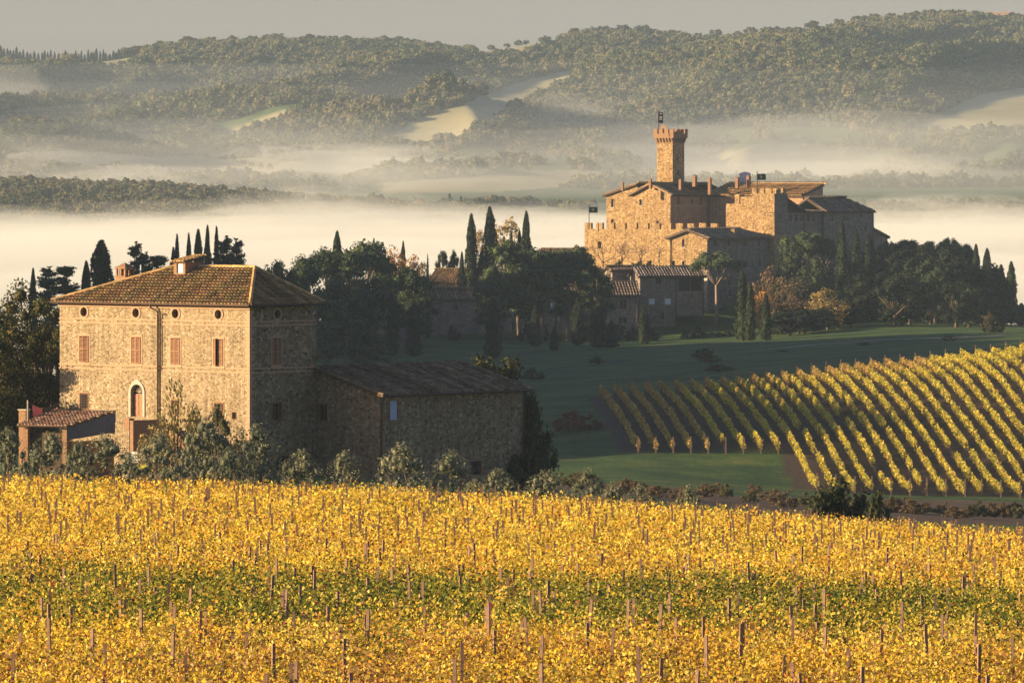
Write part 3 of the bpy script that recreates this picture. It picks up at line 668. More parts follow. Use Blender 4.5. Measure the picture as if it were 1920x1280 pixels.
# ------------------------------------------------------------------ the farmhouse
A = Fr(468, 460, 40); ZB = -22.4
W_ = -A.fa(112); Lb = A.fb(593); ze = ZY(573, 460) ; zw = ze - .12
farm = thing('farmhouse', A.p(0, 0, ZY(893, 460)), 'big three-storey pale stone farmhouse with hipped tile roof and round attic windows', 'farmhouse')
O1 = A.p(-W_, 0, 0); dL, nL = A.u, -A.n                  # sunny facade, measured from its left end
O2 = A.p(0, 0, 0); dR, nR = A.n, A.u                     # shaded end wall
def la(px): return W_ + A.fa(px)
z_at = lambda py: ZY(py, 460)
oc = [(la(px), z_at(590.5), .68, .68, 'round') for px in (157.5, 255, 329, 409.5)]
sh = [(la(px), z_at(661.5), .92, 1.96, 'rect') for px in (157.5, 255, 329, 409.5)]
low = [(la(157.5), z_at(762), .8, 1.15, 'rect'), (la(329), z_at(768), .8, 1.0, 'rect'), (la(410), z_at(772), .85, 1.1, 'rect'), (la(439), z_at(780), .38, .5, 'rect')]
door = (la(257), z_at(757), 1.2, 2.35, 'arch')
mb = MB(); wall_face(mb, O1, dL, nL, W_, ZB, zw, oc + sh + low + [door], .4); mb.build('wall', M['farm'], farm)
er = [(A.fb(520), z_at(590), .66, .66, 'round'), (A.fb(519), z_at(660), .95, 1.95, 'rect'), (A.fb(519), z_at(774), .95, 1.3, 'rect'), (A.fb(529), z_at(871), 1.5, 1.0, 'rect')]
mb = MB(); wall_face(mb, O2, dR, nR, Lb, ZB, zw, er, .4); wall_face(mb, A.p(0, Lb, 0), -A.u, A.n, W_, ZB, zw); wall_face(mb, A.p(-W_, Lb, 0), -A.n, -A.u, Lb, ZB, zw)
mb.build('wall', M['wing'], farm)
# string courses and brick edges
mb = MB()
for py in (603.5, 611, 691.5, 699):
    mb.box(A.p(-W_ - .05, -.05, z_at(py) - .05), A.u * (W_ + .1), A.n * .05, UP * .10); mb.box(A.p(.0, .0, z_at(py) - .05), A.n * Lb, A.u * .05, UP * .10)
mb.build('string_course', M['brickpale'], farm)
mb = MB(); random.seed(3)
for k in range(52):
    z = ZB + .5 + k * .24
    if z > zw - .3: break
    L1 = .42 if k % 2 else .26
    mb.box(A.p(-L1, -.03, z), A.u * (L1 + .03), A.n * .03, UP * .225); mb.box(A.p(.0, 0, z), A.n * (.68 - L1), A.u * .03, UP * .225)
mb.build('quoins', M['brickpale'], farm)
def oculus(O, d, Nn, h):
    a, z, w_, _, _ = h; Ov = Vector(O); Ov.z = 0; m_ = MB(); n = 28; r0, r1 = w_ / 2, w_ / 2 + .15
    for k in range(n):
        t0, t1 = 2*math.pi*k/n, 2*math.pi*(k+.93)/n
        P = lambda r, t, f: Ov + d * (a + r * math.cos(t)) + UP * (z + r * math.sin(t)) + Nn * f
        m_.poly([P(r0, t0, .045), P(r0, t1, .045), P(r1, t1, .045), P(r1, t0, .045)]); m_.poly([P(r1, t0, .045), P(r1, t1, .045), P(r1, t1, 0), P(r1, t0, 0)]); m_.poly([P(r0, t0, .045), P(r0, t1, .045), P(r0, t1, -.1), P(r0, t0, -.1)])
    o = m_.build('round_window', M['brickpale'], farm); pane(o, O, d, Nn, a, z, w_, w_, .38)
    mm = MB(); mm.box(Ov + d*(a-.02) + UP*(z-r0) - Nn*.3, d*.04, UP*2*r0, Nn*.04); mm.box(Ov + d*(a-r0) + UP*(z-.02) - Nn*.3, d*2*r0, UP*.04, Nn*.04); mm.build('glazing_bar', M['darkwood'], o)
for h in oc: oculus(O1, dL, nL, h)
oculus(O2, dR, nR, er[0])
def shutter(parent, O, d, Nn, a0, a1, z0, z1, swing=0.0, slats=19, mat='wood'):
    """a louvred leaf hinged at a0, closing toward a1"""
    Ov = Vector(O); Ov.z = 0; w_ = a1 - a0; dd = d * (1 if w_ > 0 else -1); L = abs(w_)
    ax = (dd * math.cos(swing) + Nn * math.sin(swing)); an = (Nn * math.cos(swing) - dd * math.sin(swing)); B = Ov + d * a0 + UP * z0 + Nn * .03; m_ = MB(); h = z1 - z0
    for (x, y, ww, hh) in ((0, 0, .06, h), (L-.06, 0, .06, h), (.06, 0, L-.12, .07), (.06, h-.07, L-.12, .07), (.06, h*.5-.03, L-.12, .06)): m_.box(B + ax*x + UP*y, ax*ww, UP*hh, an*.045)
    o = m_.build('shutter', M[mat], parent); s_ = MB()
    for k in range(slats):
        y = .09 + (h - .2) * k / slats; s_.box(B + ax*.062 + UP*y + an*.008, ax*(L-.124), UP*.055 - an*.0 + an*.0, an*.012 + UP*.0)
        s_.box(B + ax*.062 + UP*(y+.01) + an*.02, ax*(L-.124), UP*.012, an*.02)
    sl_ = s_.build('slats', M[mat], o); sl_['kind'] = 'stuff'; return o
def shut_window(O, d, Nn, h, open_=(0, 0), root=farm, mat='wood', surround=True):
    a, z, w_, hh, _ = h; m_ = MB(); frame_box(m_, O, d, Nn, a, z, w_ - .16, hh - .16, .06, .2, -.1)
    o = m_.build('window', M['darkwood'], root); pane(o, O, d, Nn, a, z, w_, hh, .3)
    if surround:
        s_ = MB(); frame_box(s_, O, d, Nn, a, z, w_ + .02, hh + .02, .13, -.002, .022); s_.build('surround', M['brickpale'], o)
        s2 = MB(); s2.box(Vector((O[0], O[1], 0)) + d*(a-w_/2-.2) + UP*(z-hh/2-.2), d*(w_+.4), UP*.07, Nn*.1); s2.build('sill', M['brickpale'], o)
    shutter(o, O, d, Nn, a - w_/2, a - .005, z - hh/2, z + hh/2, open_[0], mat=mat); shutter(o, O, d, Nn, a + w_/2, a + .005, z - hh/2, z + hh/2, open_[1], mat=mat)
    return o
for i, h in enumerate(sh): shut_window(O1, dL, nL, h, ((.0, .25), (0, .06), (.05, 0), (.45, .0))[i])
shut_window(O2, dR, nR, er[1], (.2, .1))
def barred(O, d, Nn, h, root=farm, mat='brick', bars=5):
    a, z, w_, hh, _ = h; m_ = MB(); frame_box(m_, O, d, Nn, a, z, w_, hh, .11, .05, .03); o = m_.build('window', M[mat], root); pane(o, O, d, Nn, a, z, w_, hh, .33)
    b_ = MB(); Ov = Vector((O[0], O[1], 0))
    for k in range(bars): x = a - w_/2 + w_ * (k + .5) / bars; b_.box(Ov + d*(x-.012) + UP*(z-hh/2) + Nn*.06, d*.024, UP*hh, Nn*.024)
    for k in range(6): y = z - hh/2 + hh * (k + .5) / 6; b_.box(Ov + d*(a-w_/2-.05) + UP*(y-.01) + Nn*.085, d*(w_+.1), UP*.02, Nn*.02)
    b_.build('window_bars', M['metal'], o)
    f_ = MB(); frame_box(f_, O, d, Nn, a, z, w_-.12, hh-.12, .06, .3, -.22); f_.box(Ov + d*(a-.03) + UP*(z-hh/2) - Nn*.3, d*.06, UP*hh, Nn*.05); f_.build('casement', M['wood'], o)
for h in low[:3]: barred(O1, dL, nL, h)
m_ = MB(); frame_box(m_, O1, dL, nL, low[3][0], low[3][1], low[3][2], low[3][3], .06, .05, .02); o = m_.build('window', M['brick'], farm); pane(o, O1, dL, nL, low[3][0], low[3][1], .38, .5, .3)
barred(O2, dR, nR, er[2]); m_ = MB(); frame_box(m_, O2, dR, nR, er[3][0], er[3][1], er[3][2], er[3][3], .12, .05, .02); o = m_.build('window', M['brick'], farm); pane(o, O2, dR, nR, er[3][0], er[3][1], 1.5, 1.0, .35)
# arched door
a, z, w_, hh, _ = door; Ov = Vector((O1.x, O1.y, 0)); m_ = MB(); r0 = w_/2; r1 = r0 + .2; zc = z + hh/2 - r0
for s_ in (-1, 1):
    x = a + s_ * (r0 + .1)
    for k in range(8): m_.box(Ov + dL*(x-.1) + UP*(z-hh/2 + k*(hh-r0)/8) + nL*.0, dL*.2, UP*((hh-r0)/8-.012), nL*.07)
for k in range(13):
    t0, t1 = math.pi*k/13, math.pi*(k+.93)/13; pt = lambda r, t, f, pk=0: Ov + dL*(a + r*math.cos(t)) + UP*(zc + (r+pk*max(0, math.sin(t))**6)*math.sin(t)) + nL*f
    m_.poly([pt(r0, t0, .07), pt(r0, t1, .07), pt(r1, t1, .07, .18), pt(r1, t0, .07, .18)]); m_.poly([pt(r1, t0, .07, .18), pt(r1, t1, .07, .18), pt(r1, t1, 0, .18), pt(r1, t0, 0, .18)]); m_.poly([pt(r0, t0, .07), pt(r0, t1, .07), pt(r0, t1, -.35), pt(r0, t0, -.35)])
do = m_.build('door', M['stonetrim'], farm); pane(do, O1, dL, nL, a, z, w_, hh, .36)
for s_ in (0, 1):
    q = MB(); q.box(Ov + dL*(a - .56 + s_*.57) + UP*(z-hh/2) - nL*.3, dL*.55, UP*(hh-r0-.1), nL*.06)
    for k in range(3): q.box(Ov + dL*(a - .5 + s_*.57) + UP*(z-hh/2+.12 + k*.52) - nL*.24, dL*.42, UP*.42, nL*.02)
    q.build('door_leaf', M['wood'], do)
q = MB()
for k in range(7): t = math.pi*(k+.5)/7; q.tube([Ov + dL*a + UP*zc - nL*.25, Ov + dL*(a+r0*math.cos(t)) + UP*(zc+r0*math.sin(t)) - nL*.25], .018, 5)
q.build('fanlight_bars', M['stonetrim'], do)
# ---- roof
ov = .45; zr = ZY(573, 458) ; 
e0 = A.p(-W_ - ov, -ov, zr); e1 = A.p(ov, -ov, zr); e2 = A.p(ov, Lb + ov, zr); e3 = A.p(-W_ - ov, Lb + ov, zr)
k_ = 5.9; q1 = A.p(0, k_ - ov, 0); aR = A.fa(478, k_ - ov); aL = A.fa(330, k_ - ov)
rR = A.p(aR, k_ - ov, 0); rR.z = ZY(504, rR.y); rL = A.p(aL, k_ - ov, 0); rL.z = rR.z + .02
fr = roof(farm, [[e0, e1, rR, rL], [e1, e2, rR], [e2, e3, rL, rR], [e3, e0, rL]], .34, .5, TILEC, .1, 1)
for p, q in ((e1, rR), (e0, rL), (rL, rR), (e2, rR)): ridge_tiles(fr, p + UP*.1, q + UP*.12, .15, .42, 5, [(.5, .33, .13), (.42, .27, .1), (.36, .24, .1)])
m_ = MB(); m_.tube([e0 - A.n*.08 - UP*.02, e1 - A.n*.08 - UP*.02], .09, 8); m_.tube([e1 + A.u*.08 - UP*.02, e2 + A.u*.08 - UP*.02], .08, 8); m_.build('gutter', M['metal'], farm)
m_ = MB(); m_.box(A.p(-W_-.1, -.1, zw-.16), A.u*(W_+.2), A.n*.1, UP*.14); m_.build('cornice', M['brickpale'], farm)
def pipe(root, pts, r=.055): m_ = MB(); m_.tube(pts, r, 8); return m_.build('downpipe', M['metal'], root, True)
ap = A.fa(298)
pipe(farm, [A.p(A.fa(290), -.5, zr-.1), A.p(A.fa(290), -.45, zr-.3), A.p(ap, -.12, zr-.55), A.p(ap, -.12, ZB+.5)], .07)
pipe(farm, [A.p(A.fa(312), -.12, zr-.75), A.p(A.fa(303), -.12, zr-.78), A.p(A.fa(302), -.12, zr-1.0), A.p(A.fa(302), -.12, z_at(700))], .045)
# chimneys
def chimney(root, c, w_, d_, z0, z1, Fm=A, mat='brick', openings=True, cap='gable', name='chimney'):
    """a brick stack with side vents and a small pitched cap"""
    m_ = MB(); u, n = Fm.u, Fm.n; c = Vector(c); o_ = c - u*w_/2 - n*d_/2; o_.z = 0; hb = (z1 - z0) * (.52 if openings else .8)
    m_.box(o_ + UP*z0, u*w_, n*d_, UP*hb)
    m_.box(o_ - u*.04 - n*.04 + UP*(z0+hb), u*(w_+.08), n*(d_+.08), UP*.06); zt = z0 + hb + .06; ht = (z1 - z0) * .24 if openings else .04
    if openings:
        for (i, j) in ((0, 0), (.42, 0), (.84, 0), (0, .84), (.42, .84), (.84, .84), (0, .42), (.84, .42)): m_.box(o_ + u*w_*i + n*d_*j + UP*zt, u*w_*.16, n*d_*.16, UP*ht)
        m_.box(o_ + u*w_*.2 + n*d_*.2 + UP*zt, u*w_*.3, n*d_*.3, UP*ht)
    ch = m_.build(name, M[mat], root); zt += ht; k = MB(); B = o_ - u*.07 - n*.07 + UP*zt; uu, nn_ = u*(w_+.14), n*(d_+.14)
    k.box(B, uu, nn_, UP*.07); B2 = B + UP*.072; apx = max(.05, z1 - B2.z)
    if cap == 'gable':
        r0_, r1_ = B2 + uu*.5 + UP*apx, B2 + uu*.5 + nn_ + UP*apx
        k.poly([B2, B2+uu, r0_]); k.poly([B2+nn_, r1_, B2+uu+nn_]); k.poly([B2, r0_, r1_, B2+nn_]); k.poly([B2+uu, B2+uu+nn_, r1_, r0_])
    else:
        t_ = B2 + uu*.5 + nn_*.5 + UP*apx
        for s0, s1 in ((B2, B2+uu), (B2+uu, B2+uu+nn_), (B2+uu+nn_, B2+nn_), (B2+nn_, B2)): k.poly([s0, s1, t_])
    k.build('chimney_cap', M[mat], ch); return ch
c1 = A.p(A.fa(234, 4.6), 4.6, 0); chimney(farm, c1, 1.0, .95, ZY(531, c1.y) - .6, ZY(492, c1.y), A, 'brick', True, 'pyramid')
# dormer
dm = MB(); c2 = A.p(A.fa(336, 4.0), 4.0, 0); zb_, zt_ = ZY(517, c2.y), ZY(491, c2.y); o_ = c2 - A.u*.55; o_.z = 0; hw = zt_ - zb_
wall_face(dm, o_, A.u, -A.n, 1.15, zb_ - .5, zt_, [(.6, (zb_ + zt_)/2 + .05, .62, .72, 'rect')], .15)
dm.box(o_ + UP*(zb_-.5) + A.n*.01, A.u*.04, A.n*2.0, UP*(zt_-zb_+.5)); dm.box(o_ + A.u*1.11 + UP*(zb_-.5) + A.n*.01, A.u*.04, A.n*2.0, UP*(zt_-zb_+.5))
dob = dm.build('dormer', M['brick'], farm); pane(dob, o_, A.u, -A.n, .6, (zb_+zt_)/2 + .05, .62, .72, .1, 'pane', 'white')
roof(dob, [[o_ - A.n*.15 - A.u*.15 + UP*zt_, o_ - A.n*.15 + A.u*1.3 + UP*zt_, o_ + A.n*2.2 + A.u*1.3 + UP*(zt_+.38), o_ + A.n*2.2 - A.u*.15 + UP*(zt_+.38)]], .27, .42, [(.5, .32, .12), (.4, .25, .1)], .08, 3)
m_ = MB(); vp = A.p(A.fa(264, 6), 6, 0); vp.z = ZY(527, vp.y); m_.tube([vp, vp + UP*1.2], .05, 6); m_.build('vent_pipe', M['white'], farm)

# ------------------------------------------------------------------ the low wing
G0 = A.p(0, Lb, 0); aw = A.fa(712, Lb); B = Fr(712, A.D(aw, Lb), 40); Lw = B.fb(982); zwe = ZY(741, B.O.y)
wing = thing('farm_wing', B.p(0, 0, ZY(905, B.O.y)), 'long low dark stone barn wing with tile roof, joined to the farmhouse', 'barn')
wl_ = aw; Og = A.p(0.002, Lb, 0); gd = A.u; hg = [(A.fa(604, Lb), ZY(773, 465), .95, 1.25, 'rect')]
ztop = ZY(688, 468)
mb = MB(); zwl = zwe - .1; wall_face(mb, Og, gd, -A.n, wl_, ZB - .6, zwl, hg, .35)
mb.poly([Og + UP*zwl, Og + gd*wl_ + UP*zwl, Og + UP*(ztop - .12)])
hw_ = [(B.fb(739), ZY(769, B.O.y + 1.3), .88, 1.4, 'rect'), (B.fb(892), ZY(877, B.O.y + 8), 1.2, 1.0, 'rect')]
wall_face(mb, B.p(0, 0, 0), B.n, B.u, Lw, ZB - 1.2, zwl, hw_, .35); wall_face(mb, B.p(0, Lw, 0), -B.u, B.n, wl_, ZB - 1.2, zwl); mb.poly([B.p(0, Lw, zwl), B.p(-wl_, Lw, zwl), B.p(-wl_, Lw, ztop - .12)])
mb.poly([B.p(-wl_, .0, zwl), B.p(-wl_, Lw, zwl), B.p(-wl_, Lw, ztop-.12), B.p(-wl_, 0, ztop-.12)]); wall_face(mb, B.p(-wl_, Lw, 0), -B.n, -B.u, Lw - .01, ZB - 1.2, zwl)
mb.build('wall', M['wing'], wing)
barred(Og, gd, -A.n, hg[0], wing, 'brick', 4)
h = hw_[0]; m_ = MB(); frame_box(m_, B.p(0, 0, 0), B.n, B.u, h[0], h[1], h[2], h[3], .1, .04, .02); o = m_.build('window', M['brick'], wing); pane(o, B.p(0, 0, 0), B.n, B.u, h[0], h[1], .88, 1.4, .3)
m_ = MB()
for k in range(5): m_.box(B.p(-.12, h[0]-.43+k*.173, h[1]-.69), B.n*.165, B.u*.04, UP*1.38)
o = m_.build('shutter', M['bluewhite'], o); o['label'] = 'pale blue plank shutter'
h = hw_[1]; m_ = MB(); frame_box(m_, B.p(0, 0, 0), B.n, B.u, h[0], h[1], h[2], h[3], .12, .04, .02); o = m_.build('window', M['brick'], wing); pane(o, B.p(0, 0, 0), B.n, B.u, h[0], h[1], 1.2, 1.0, .33)
s0 = B.p(.45, -.35, zwe); s1 = B.p(.45, Lw + .4, zwe); t0 = B.p(-wl_, -.35, 0); t0.z = ztop + .02; tb = B.fb(937, -wl_); t1 = B.p(-wl_, tb if tb < Lw + .4 else Lw + .2, ztop + .02); t1 = B.p(-wl_, Lw + .3, ztop + .02)
wr = roof(wing, [[s0, s1, t1, t0]], .34, .5, [(.16, .10, .055), (.11, .075, .045), (.24, .17, .10), (.09, .07, .04), (.17, .14, .06), (.34, .26, .17)], .12, 7)
m_ = MB(); m_.tube([s0 + B.u*.08 - UP*.02, s1 + B.u*.08 - UP*.02], .09, 8); m_.build('gutter', M['metal'], wing)
for k in range(8): m_ = MB(); a_ = -wl_ + .4 + k * (wl_ - .3) / 8; zz = ztop + (zwe - ztop) * (a_ + wl_) / (wl_ + .45); m_.box(B.p(a_, -.33, zz - .27), B.u*.12, B.n*.3, UP*.12); m_.build('rafter_end', M['darkwood'], wing)
pipe(wing, [B.p(.5, .05, zwe-.05), B.p(.15, .05, zwe-.4), B.p(.12, .05, ZB)], .06); pipe(wing, [B.p(.5, Lw - .15, zwe-.05), B.p(.15, Lw - .15, zwe-.4), B.p(.12, Lw - .15, ZB - 1)], .06)

# ------------------------------------------------------------------ shed, terrace, washing line in front of the farmhouse
Sd = Fr(125, 458, 24); zsh = ZY(801, 456)
shed = thing('shed', Sd.p(-2, 1, ZY(893, 457)), 'small open brick shed with sloping tile roof and blue side board', 'shed')
sw = -Sd.fa(42); sb = 4.2; zsb = ZY(771, 461)
s0 = Sd.p(-sw - .25, -.3, zsh); s1 = Sd.p(.25, -.3, zsh); t1 = Sd.p(.25, sb, zsb); t0 = Sd.p(-sw - .25, sb, zsb)
dk = (t1 - s1); r_ = Sd.p(Sd.fa(217, sb), sb, zsb)
roof(shed, [[s0, s1, Vector((r_.x, r_.y, zsb)), t0 + Vector((.6, 0, 0))]], .27, .42, [(.42, .24, .14), (.32, .2, .12), (.5, .36, .24), (.24, .15, .1)], .1, 9)
for a_ in (-sw + .05, -.38): m_ = MB(); m_.box(Sd.p(a_, .05, -22.2), Sd.u*.36, Sd.n*.36, UP*(zsh - .15 + 22.2)); m_.build('pier', M['brick'], shed)
m_ = MB()
for k in range(9): a_ = -sw + .5 + k * (sw - 1.0) / 9; m_.box(Sd.p(a_, .6, -22.2), Sd.u*((sw - 1.0)/9 - .02), Sd.n*.05, UP*(zsh - .5 + 22.2))
m_.build('plank_wall', M['darkwood'], shed)
m_ = MB(); rx = Vector((r_.x, r_.y, 0)); q0 = Sd.p(.05, 0, 0)
m_.poly([q0 + UP*(zsh - 1.0), rx + UP*(zsb - 1.5), rx + UP*(zsb - .12), q0 + UP*(zsh - .12)]); m_.poly([q0 + UP*(zsh - .12) - Sd.u*.04, rx + UP*(zsb - .12) - Sd.u*.04, rx + UP*(zsb - 1.5) - Sd.u*.04, q0 + UP*(zsh - 1.0) - Sd.u*.04]); o = m_.build('side_board', M['bluedark'], shed)
m_ = MB(); m_.box(Sd.p(-.05, .45, -22.2), (rx - q0)*.9, Sd.u*.12, UP*(zsh - 1.0 + 22.1)); m_.build('wall', M['brick'], shed)
m_ = MB(); m_.tube([Sd.p(-sw - .25, -.38, zsh), Sd.p(.25, -.38, zsh)], .06, 8); m_.build('gutter', M['metal'], shed)
Tr = Fr(243, 456.5, 40)
ter = thing('brick_terrace', Tr.p(0, 0, -21.6), 'raised brick terrace and steps in front of the arched door', 'terrace')
tw = -Tr.fa(216); zt = ZY(782, 460); m_ = MB(); m_.box(Tr.p(-tw, 0, -22.4), Tr.u*tw, Tr.n*3.4, UP*(zt - .3 + 22.4)); m_.box(Tr.p(-.5, -.035, -22.4), Tr.u*.49, Tr.n*.03, UP*(zt - .76 + 22.4)); m_.build('wall', M['farm'], ter)
m_ = MB(); m_.box(Tr.p(.003, 0, -22.4), Tr.u*.35, Tr.n*3.4, UP*(zt - .1 + 22.4)); m_.box(Tr.p(-.5, -.04, zt - .75), Tr.u*.5, Tr.n*.5, UP*.8); m_.build('parapet', M['brick'], ter)
for k in range(7): m_ = MB(); m_.box(Tr.p(3.25 + k*.32, .1, -22.4), Tr.u*.315, Tr.n*1.2, UP*(zt - .35 - k*.19 + 22.4)); m_.build('step', M['brick'], ter)
bp = Fr(48, 461, 30); pier = thing('brick_pier', bp.p(0, 0, -21.6), 'tall red brick gate pier behind the left end of the shed', 'pier')
m_ = MB(); m_.box(bp.p(-.6, 0, -22), bp.u*.6, bp.n*.5, UP*(ZY(769, 461) + 22)); m_.build('pier_shaft', M['brick'], pier); m_ = MB(); m_.box(bp.p(-.66, -.06, ZY(769, 461)), bp.u*.72, bp.n*.62, UP*.07); m_.build('coping', M['stonetrim'], pier)
cl0 = PX(51, 775, 460); line = thing('washing_line', Vector((cl0.x, cl0.y, -21.6)), 'washing line pole with wire running to the corner of the farmhouse', 'washing line')
m_ = MB(); m_.tube([Vector((cl0.x, 460, -21.7)), PX(52, 750, 460)], .05, 6); m_.build('pole', M['stonetrim'], line)
m_ = MB(); pe = PX(112, 752, 472); ps = PX(52, 754, 460); pts = [ps.lerp(pe, t) - UP * .5 * math.sin(math.pi * t) * .9 for t in [k/8 for k in range(9)]]; m_.tube(pts, .012, 4); m_.build('line_wire', M['metal'], line)
def cloth(px0, px1, t0_, t1_, drop, mat, label, name='hanging_cloth'):
    m_ = MB(); n = 8; rows = []
    for j in range(5):
        row = []
        for k in range(n + 1):
            t = t0_ + (t1_ - t0_) * k / n; p = ps.lerp(pe, t) - UP * .5 * math.sin(math.pi * t) * .9 - UP * (drop * j / 4 * (1 + .1 * math.sin(k * 2.1))); p += Vector((0, .05 * math.sin(k * 1.8 + j), 0)); row.append(p)
        rows.append(row)
    for j in range(4):
        for k in range(n): m_.poly([rows[j][k], rows[j][k+1], rows[j+1][k+1], rows[j+1][k]])
    o = m_.build(name, M[mat], None, loc=rows[0][0]); o.modifiers.new('thick', 'SOLIDIFY').thickness = .02; return tag(o, label, 'laundry', 'laundry on the line')
cloth(60, 80, .15, .45, .75, 'cloth_pink', 'pink sheet hanging on the washing line left of the farmhouse')
cloth(84, 92, .50, .62, .7, 'cloth_dark', 'short black garment on the washing line beside the pink sheet'); cloth(95, 110, .66, .95, .95, 'cloth_dark', 'long dark garment on the washing line nearest the farmhouse wall')
tk = Fr(258, 452, 15); tank = thing('water_tank', tk.p(0, 0, -21.3), 'white plastic water tank in a cage, half hidden between the olive trees', 'tank')
m_ = MB(); m_.box(tk.p(-.5, 0, ZY(867, 452)), tk.u*.85, tk.n*.9, UP*.75); m_.build('tank_body', M['white'], tank); m_ = MB(); m_.tube([tk.p(-.08, .4, ZY(867, 452)+.75), tk.p(-.08, .4, ZY(867, 452)+.85)], .12, 10); m_.build('lid', M['dark'], tank)
m_ = MB(); m_.box(tk.p(-.6, -.1, -21.9), tk.u*1.05, tk.n*1.1, UP*(ZY(867, 452)-.01+21.9)); m_.build('pallet', M['darkwood'], tank)
yc = Fr(268, 449, 10); m_ = MB(); z_ = ZY(879, 449); m_.box(yc.p(-.5, 0, z_), yc.u*.75, yc.n*.4, UP*.05); m_.box(yc.p(-.5, 0, z_+.05), yc.u*.75, yc.n*.03, UP*.22); m_.box(yc.p(-.5, .37, z_+.05), yc.u*.75, yc.n*.03, UP*.22); m_.box(yc.p(-.5, .03, z_+.05), yc.u*.03, yc.n*.34, UP*.22); m_.box(yc.p(.22, .03, z_+.05), yc.u*.03, yc.n*.34, UP*.22)
tag(m_.build('harvest_crate', M['yellow'], None, loc=yc.p(0, 0, z_)), 'bright yellow harvest crate under the white tank', 'crate')
M['brickc'] = plain('dusky_chimney_brick', (.27, .15, .08), .4, 3)
# ------------------------------------------------------------------ the castle
TH = 36
CW = Fr(1452, 1380, TH)            # near corner of the big turret; curtain wall and long shaded side share its lines
castle = thing('castle', CW.p(-15, 8, ZY(506, 1385)), 'golden stone castle with tall battlemented tower and long tiled halls on the wooded hill', 'castle')
def face_holes_L(f, b, a0, rects, kind='rect'):
    """pixel rectangles (x0,y0,x1,y1[,kind]) to openings on the left-hand face that starts at a0"""
    out = []
    for r in rects:
        x0, y0, x1, y1 = r[:4]; A0, A1 = f.fa(x0, b), f.fa(x1, b); D = f.D((A0+A1)/2, b); z0, z1 = ZY(y1, D), ZY(y0, D)
        out.append(((A0+A1)/2 - a0, (z0+z1)/2, A1-A0, z1-z0, r[4] if len(r) > 4 else kind))
    return out
def face_holes_R(f, a, b0, rects, kind='rect'):
    out = []
    for r in rects:
        x0, y0, x1, y1 = r[:4]; A0, A1 = f.fb(x0, a), f.fb(x1, a); D = f.D(a, (A0+A1)/2); z0, z1 = ZY(y1, D), ZY(y0, D)
        out.append(((A0+A1)/2 - b0, (z0+z1)/2, A1-A0, z1-z0, r[4] if len(r) > 4 else kind))
    return out
def window_far(root, O, d, Nn, h, depth=.45, surround='stonetrim', glass='dark'):
    a, z, w_, hh, kind = h; m_ = MB(); t = min(.16, w_ * .16); Ov = Vector((O[0], O[1], 0))
    m_.box(Ov + d*(a-w_/2-.1) + UP*(z-hh/2-.14), d*(w_+.2), UP*.14, Nn*.12); m_.box(Ov + d*(a-w_/2) + UP*(z-hh/2) - Nn*(depth-.05), d*.07, UP*hh, Nn*.06); m_.box(Ov + d*(a+w_/2-.07) + UP*(z-hh/2) - Nn*(depth-.05), d*.07, UP*hh, Nn*.06)
    m_.box(Ov + d*(a-.04) + UP*(z-hh/2) - Nn*(depth-.05), d*.08, UP*hh, Nn*.05)
    o = m_.build('window', M[surround], root); pane(o, O, d, Nn, a, z, w_, hh, depth, 'pane', glass); return o
def block(root, f, a0, a1, b0, b1, zb, zt, mL='castle', mR=None, HL=(), HR=(), name='wall', depth=.45):
    """four walls; left-hand face at b0 from a0 to a1, right-hand face at a1 from b0 to b1"""
    m_ = MB(); OL = f.p(a0, b0, 0); OR = f.p(a1, b0, 0); hl = face_holes_L(f, b0, a0, HL); hr = face_holes_R(f, a1, b0, HR)
    m2 = m_ if mR is None else MB()
    wall_face(m_, OL, f.u, -f.n, a1 - a0, zb, zt, hl, depth); wall_face(m2, OR, f.n, f.u, b1 - b0, zb, zt, hr, depth)
    wall_face(m_, f.p(a1, b1, 0), -f.u, f.n, a1 - a0, zb, zt); wall_face(m_, f.p(a0, b1, 0), -f.n, -f.u, b1 - b0, zb, zt)
    o = m_.build(name, M[mL], root)
    if mR: m2.build(name, M[mR], root)
    for h in hl: window_far(root, OL, f.u, -f.n, h, depth)
    for h in hr: window_far(root, OR, f.n, f.u, h, depth)
    return o
def merlons(parent, f, p0, d, inn, L, z, w_, gap, h, t, start=0.0, mat='castle'):
    x = start; k = 0
    while x + w_ <= L + .05:
        m_ = MB(); hh = h * random.uniform(.94, 1.04); m_.box(p0 + d*x + UP*z, d*w_, inn*t, UP*hh); m_.build('merlon', M[mat], parent); x += w_ + gap; k += 1
cs = dict(pitch=.62, tl=1.3, thick=.3)
# curtain wall
Lc = -CW.fa(1096); zc_ = ZY(430, CW.D(-Lc/2, 0)); zb_ = ZY(530, 1390)
cm = MB(); a0 = -Lc; a1 = CW.fa(1361)
wall_face(cm, CW.p(a0, 0, 0), CW.u, -CW.n, a1 - a0, zb_, zc_, face_holes_L(CW, 0, a0, [(1121, 452, 1127, 466, 'arch')]), .6)
cm.box(CW.p(a0, 1.5, zb_), CW.u*(a1-a0), CW.n*.2, UP*(zc_-zb_)); cm.box(CW.p(a0, .01, zc_ - .25), CW.u*(a1-a0), CW.n*1.48, UP*.24); cm.poly([CW.p(a0, 0, zb_), CW.p(a0, 1.7, zb_), CW.p(a0, 1.7, zc_), CW.p(a0, 0, zc_)])
cw = cm.build('curtain_wall', M['castle'], castle)
merlons(cw, CW, CW.p(a0, 0, 0), CW.u, CW.n, a1 - a0, zc_, 1.75, 1.3, 1.35, .7)
h = face_holes_L(CW, 0, a0, [(1121, 452, 1127, 466, 'arch')])[0]; window_far(castle, CW.p(a0, 0, 0), CW.u, -CW.n, h, .6)
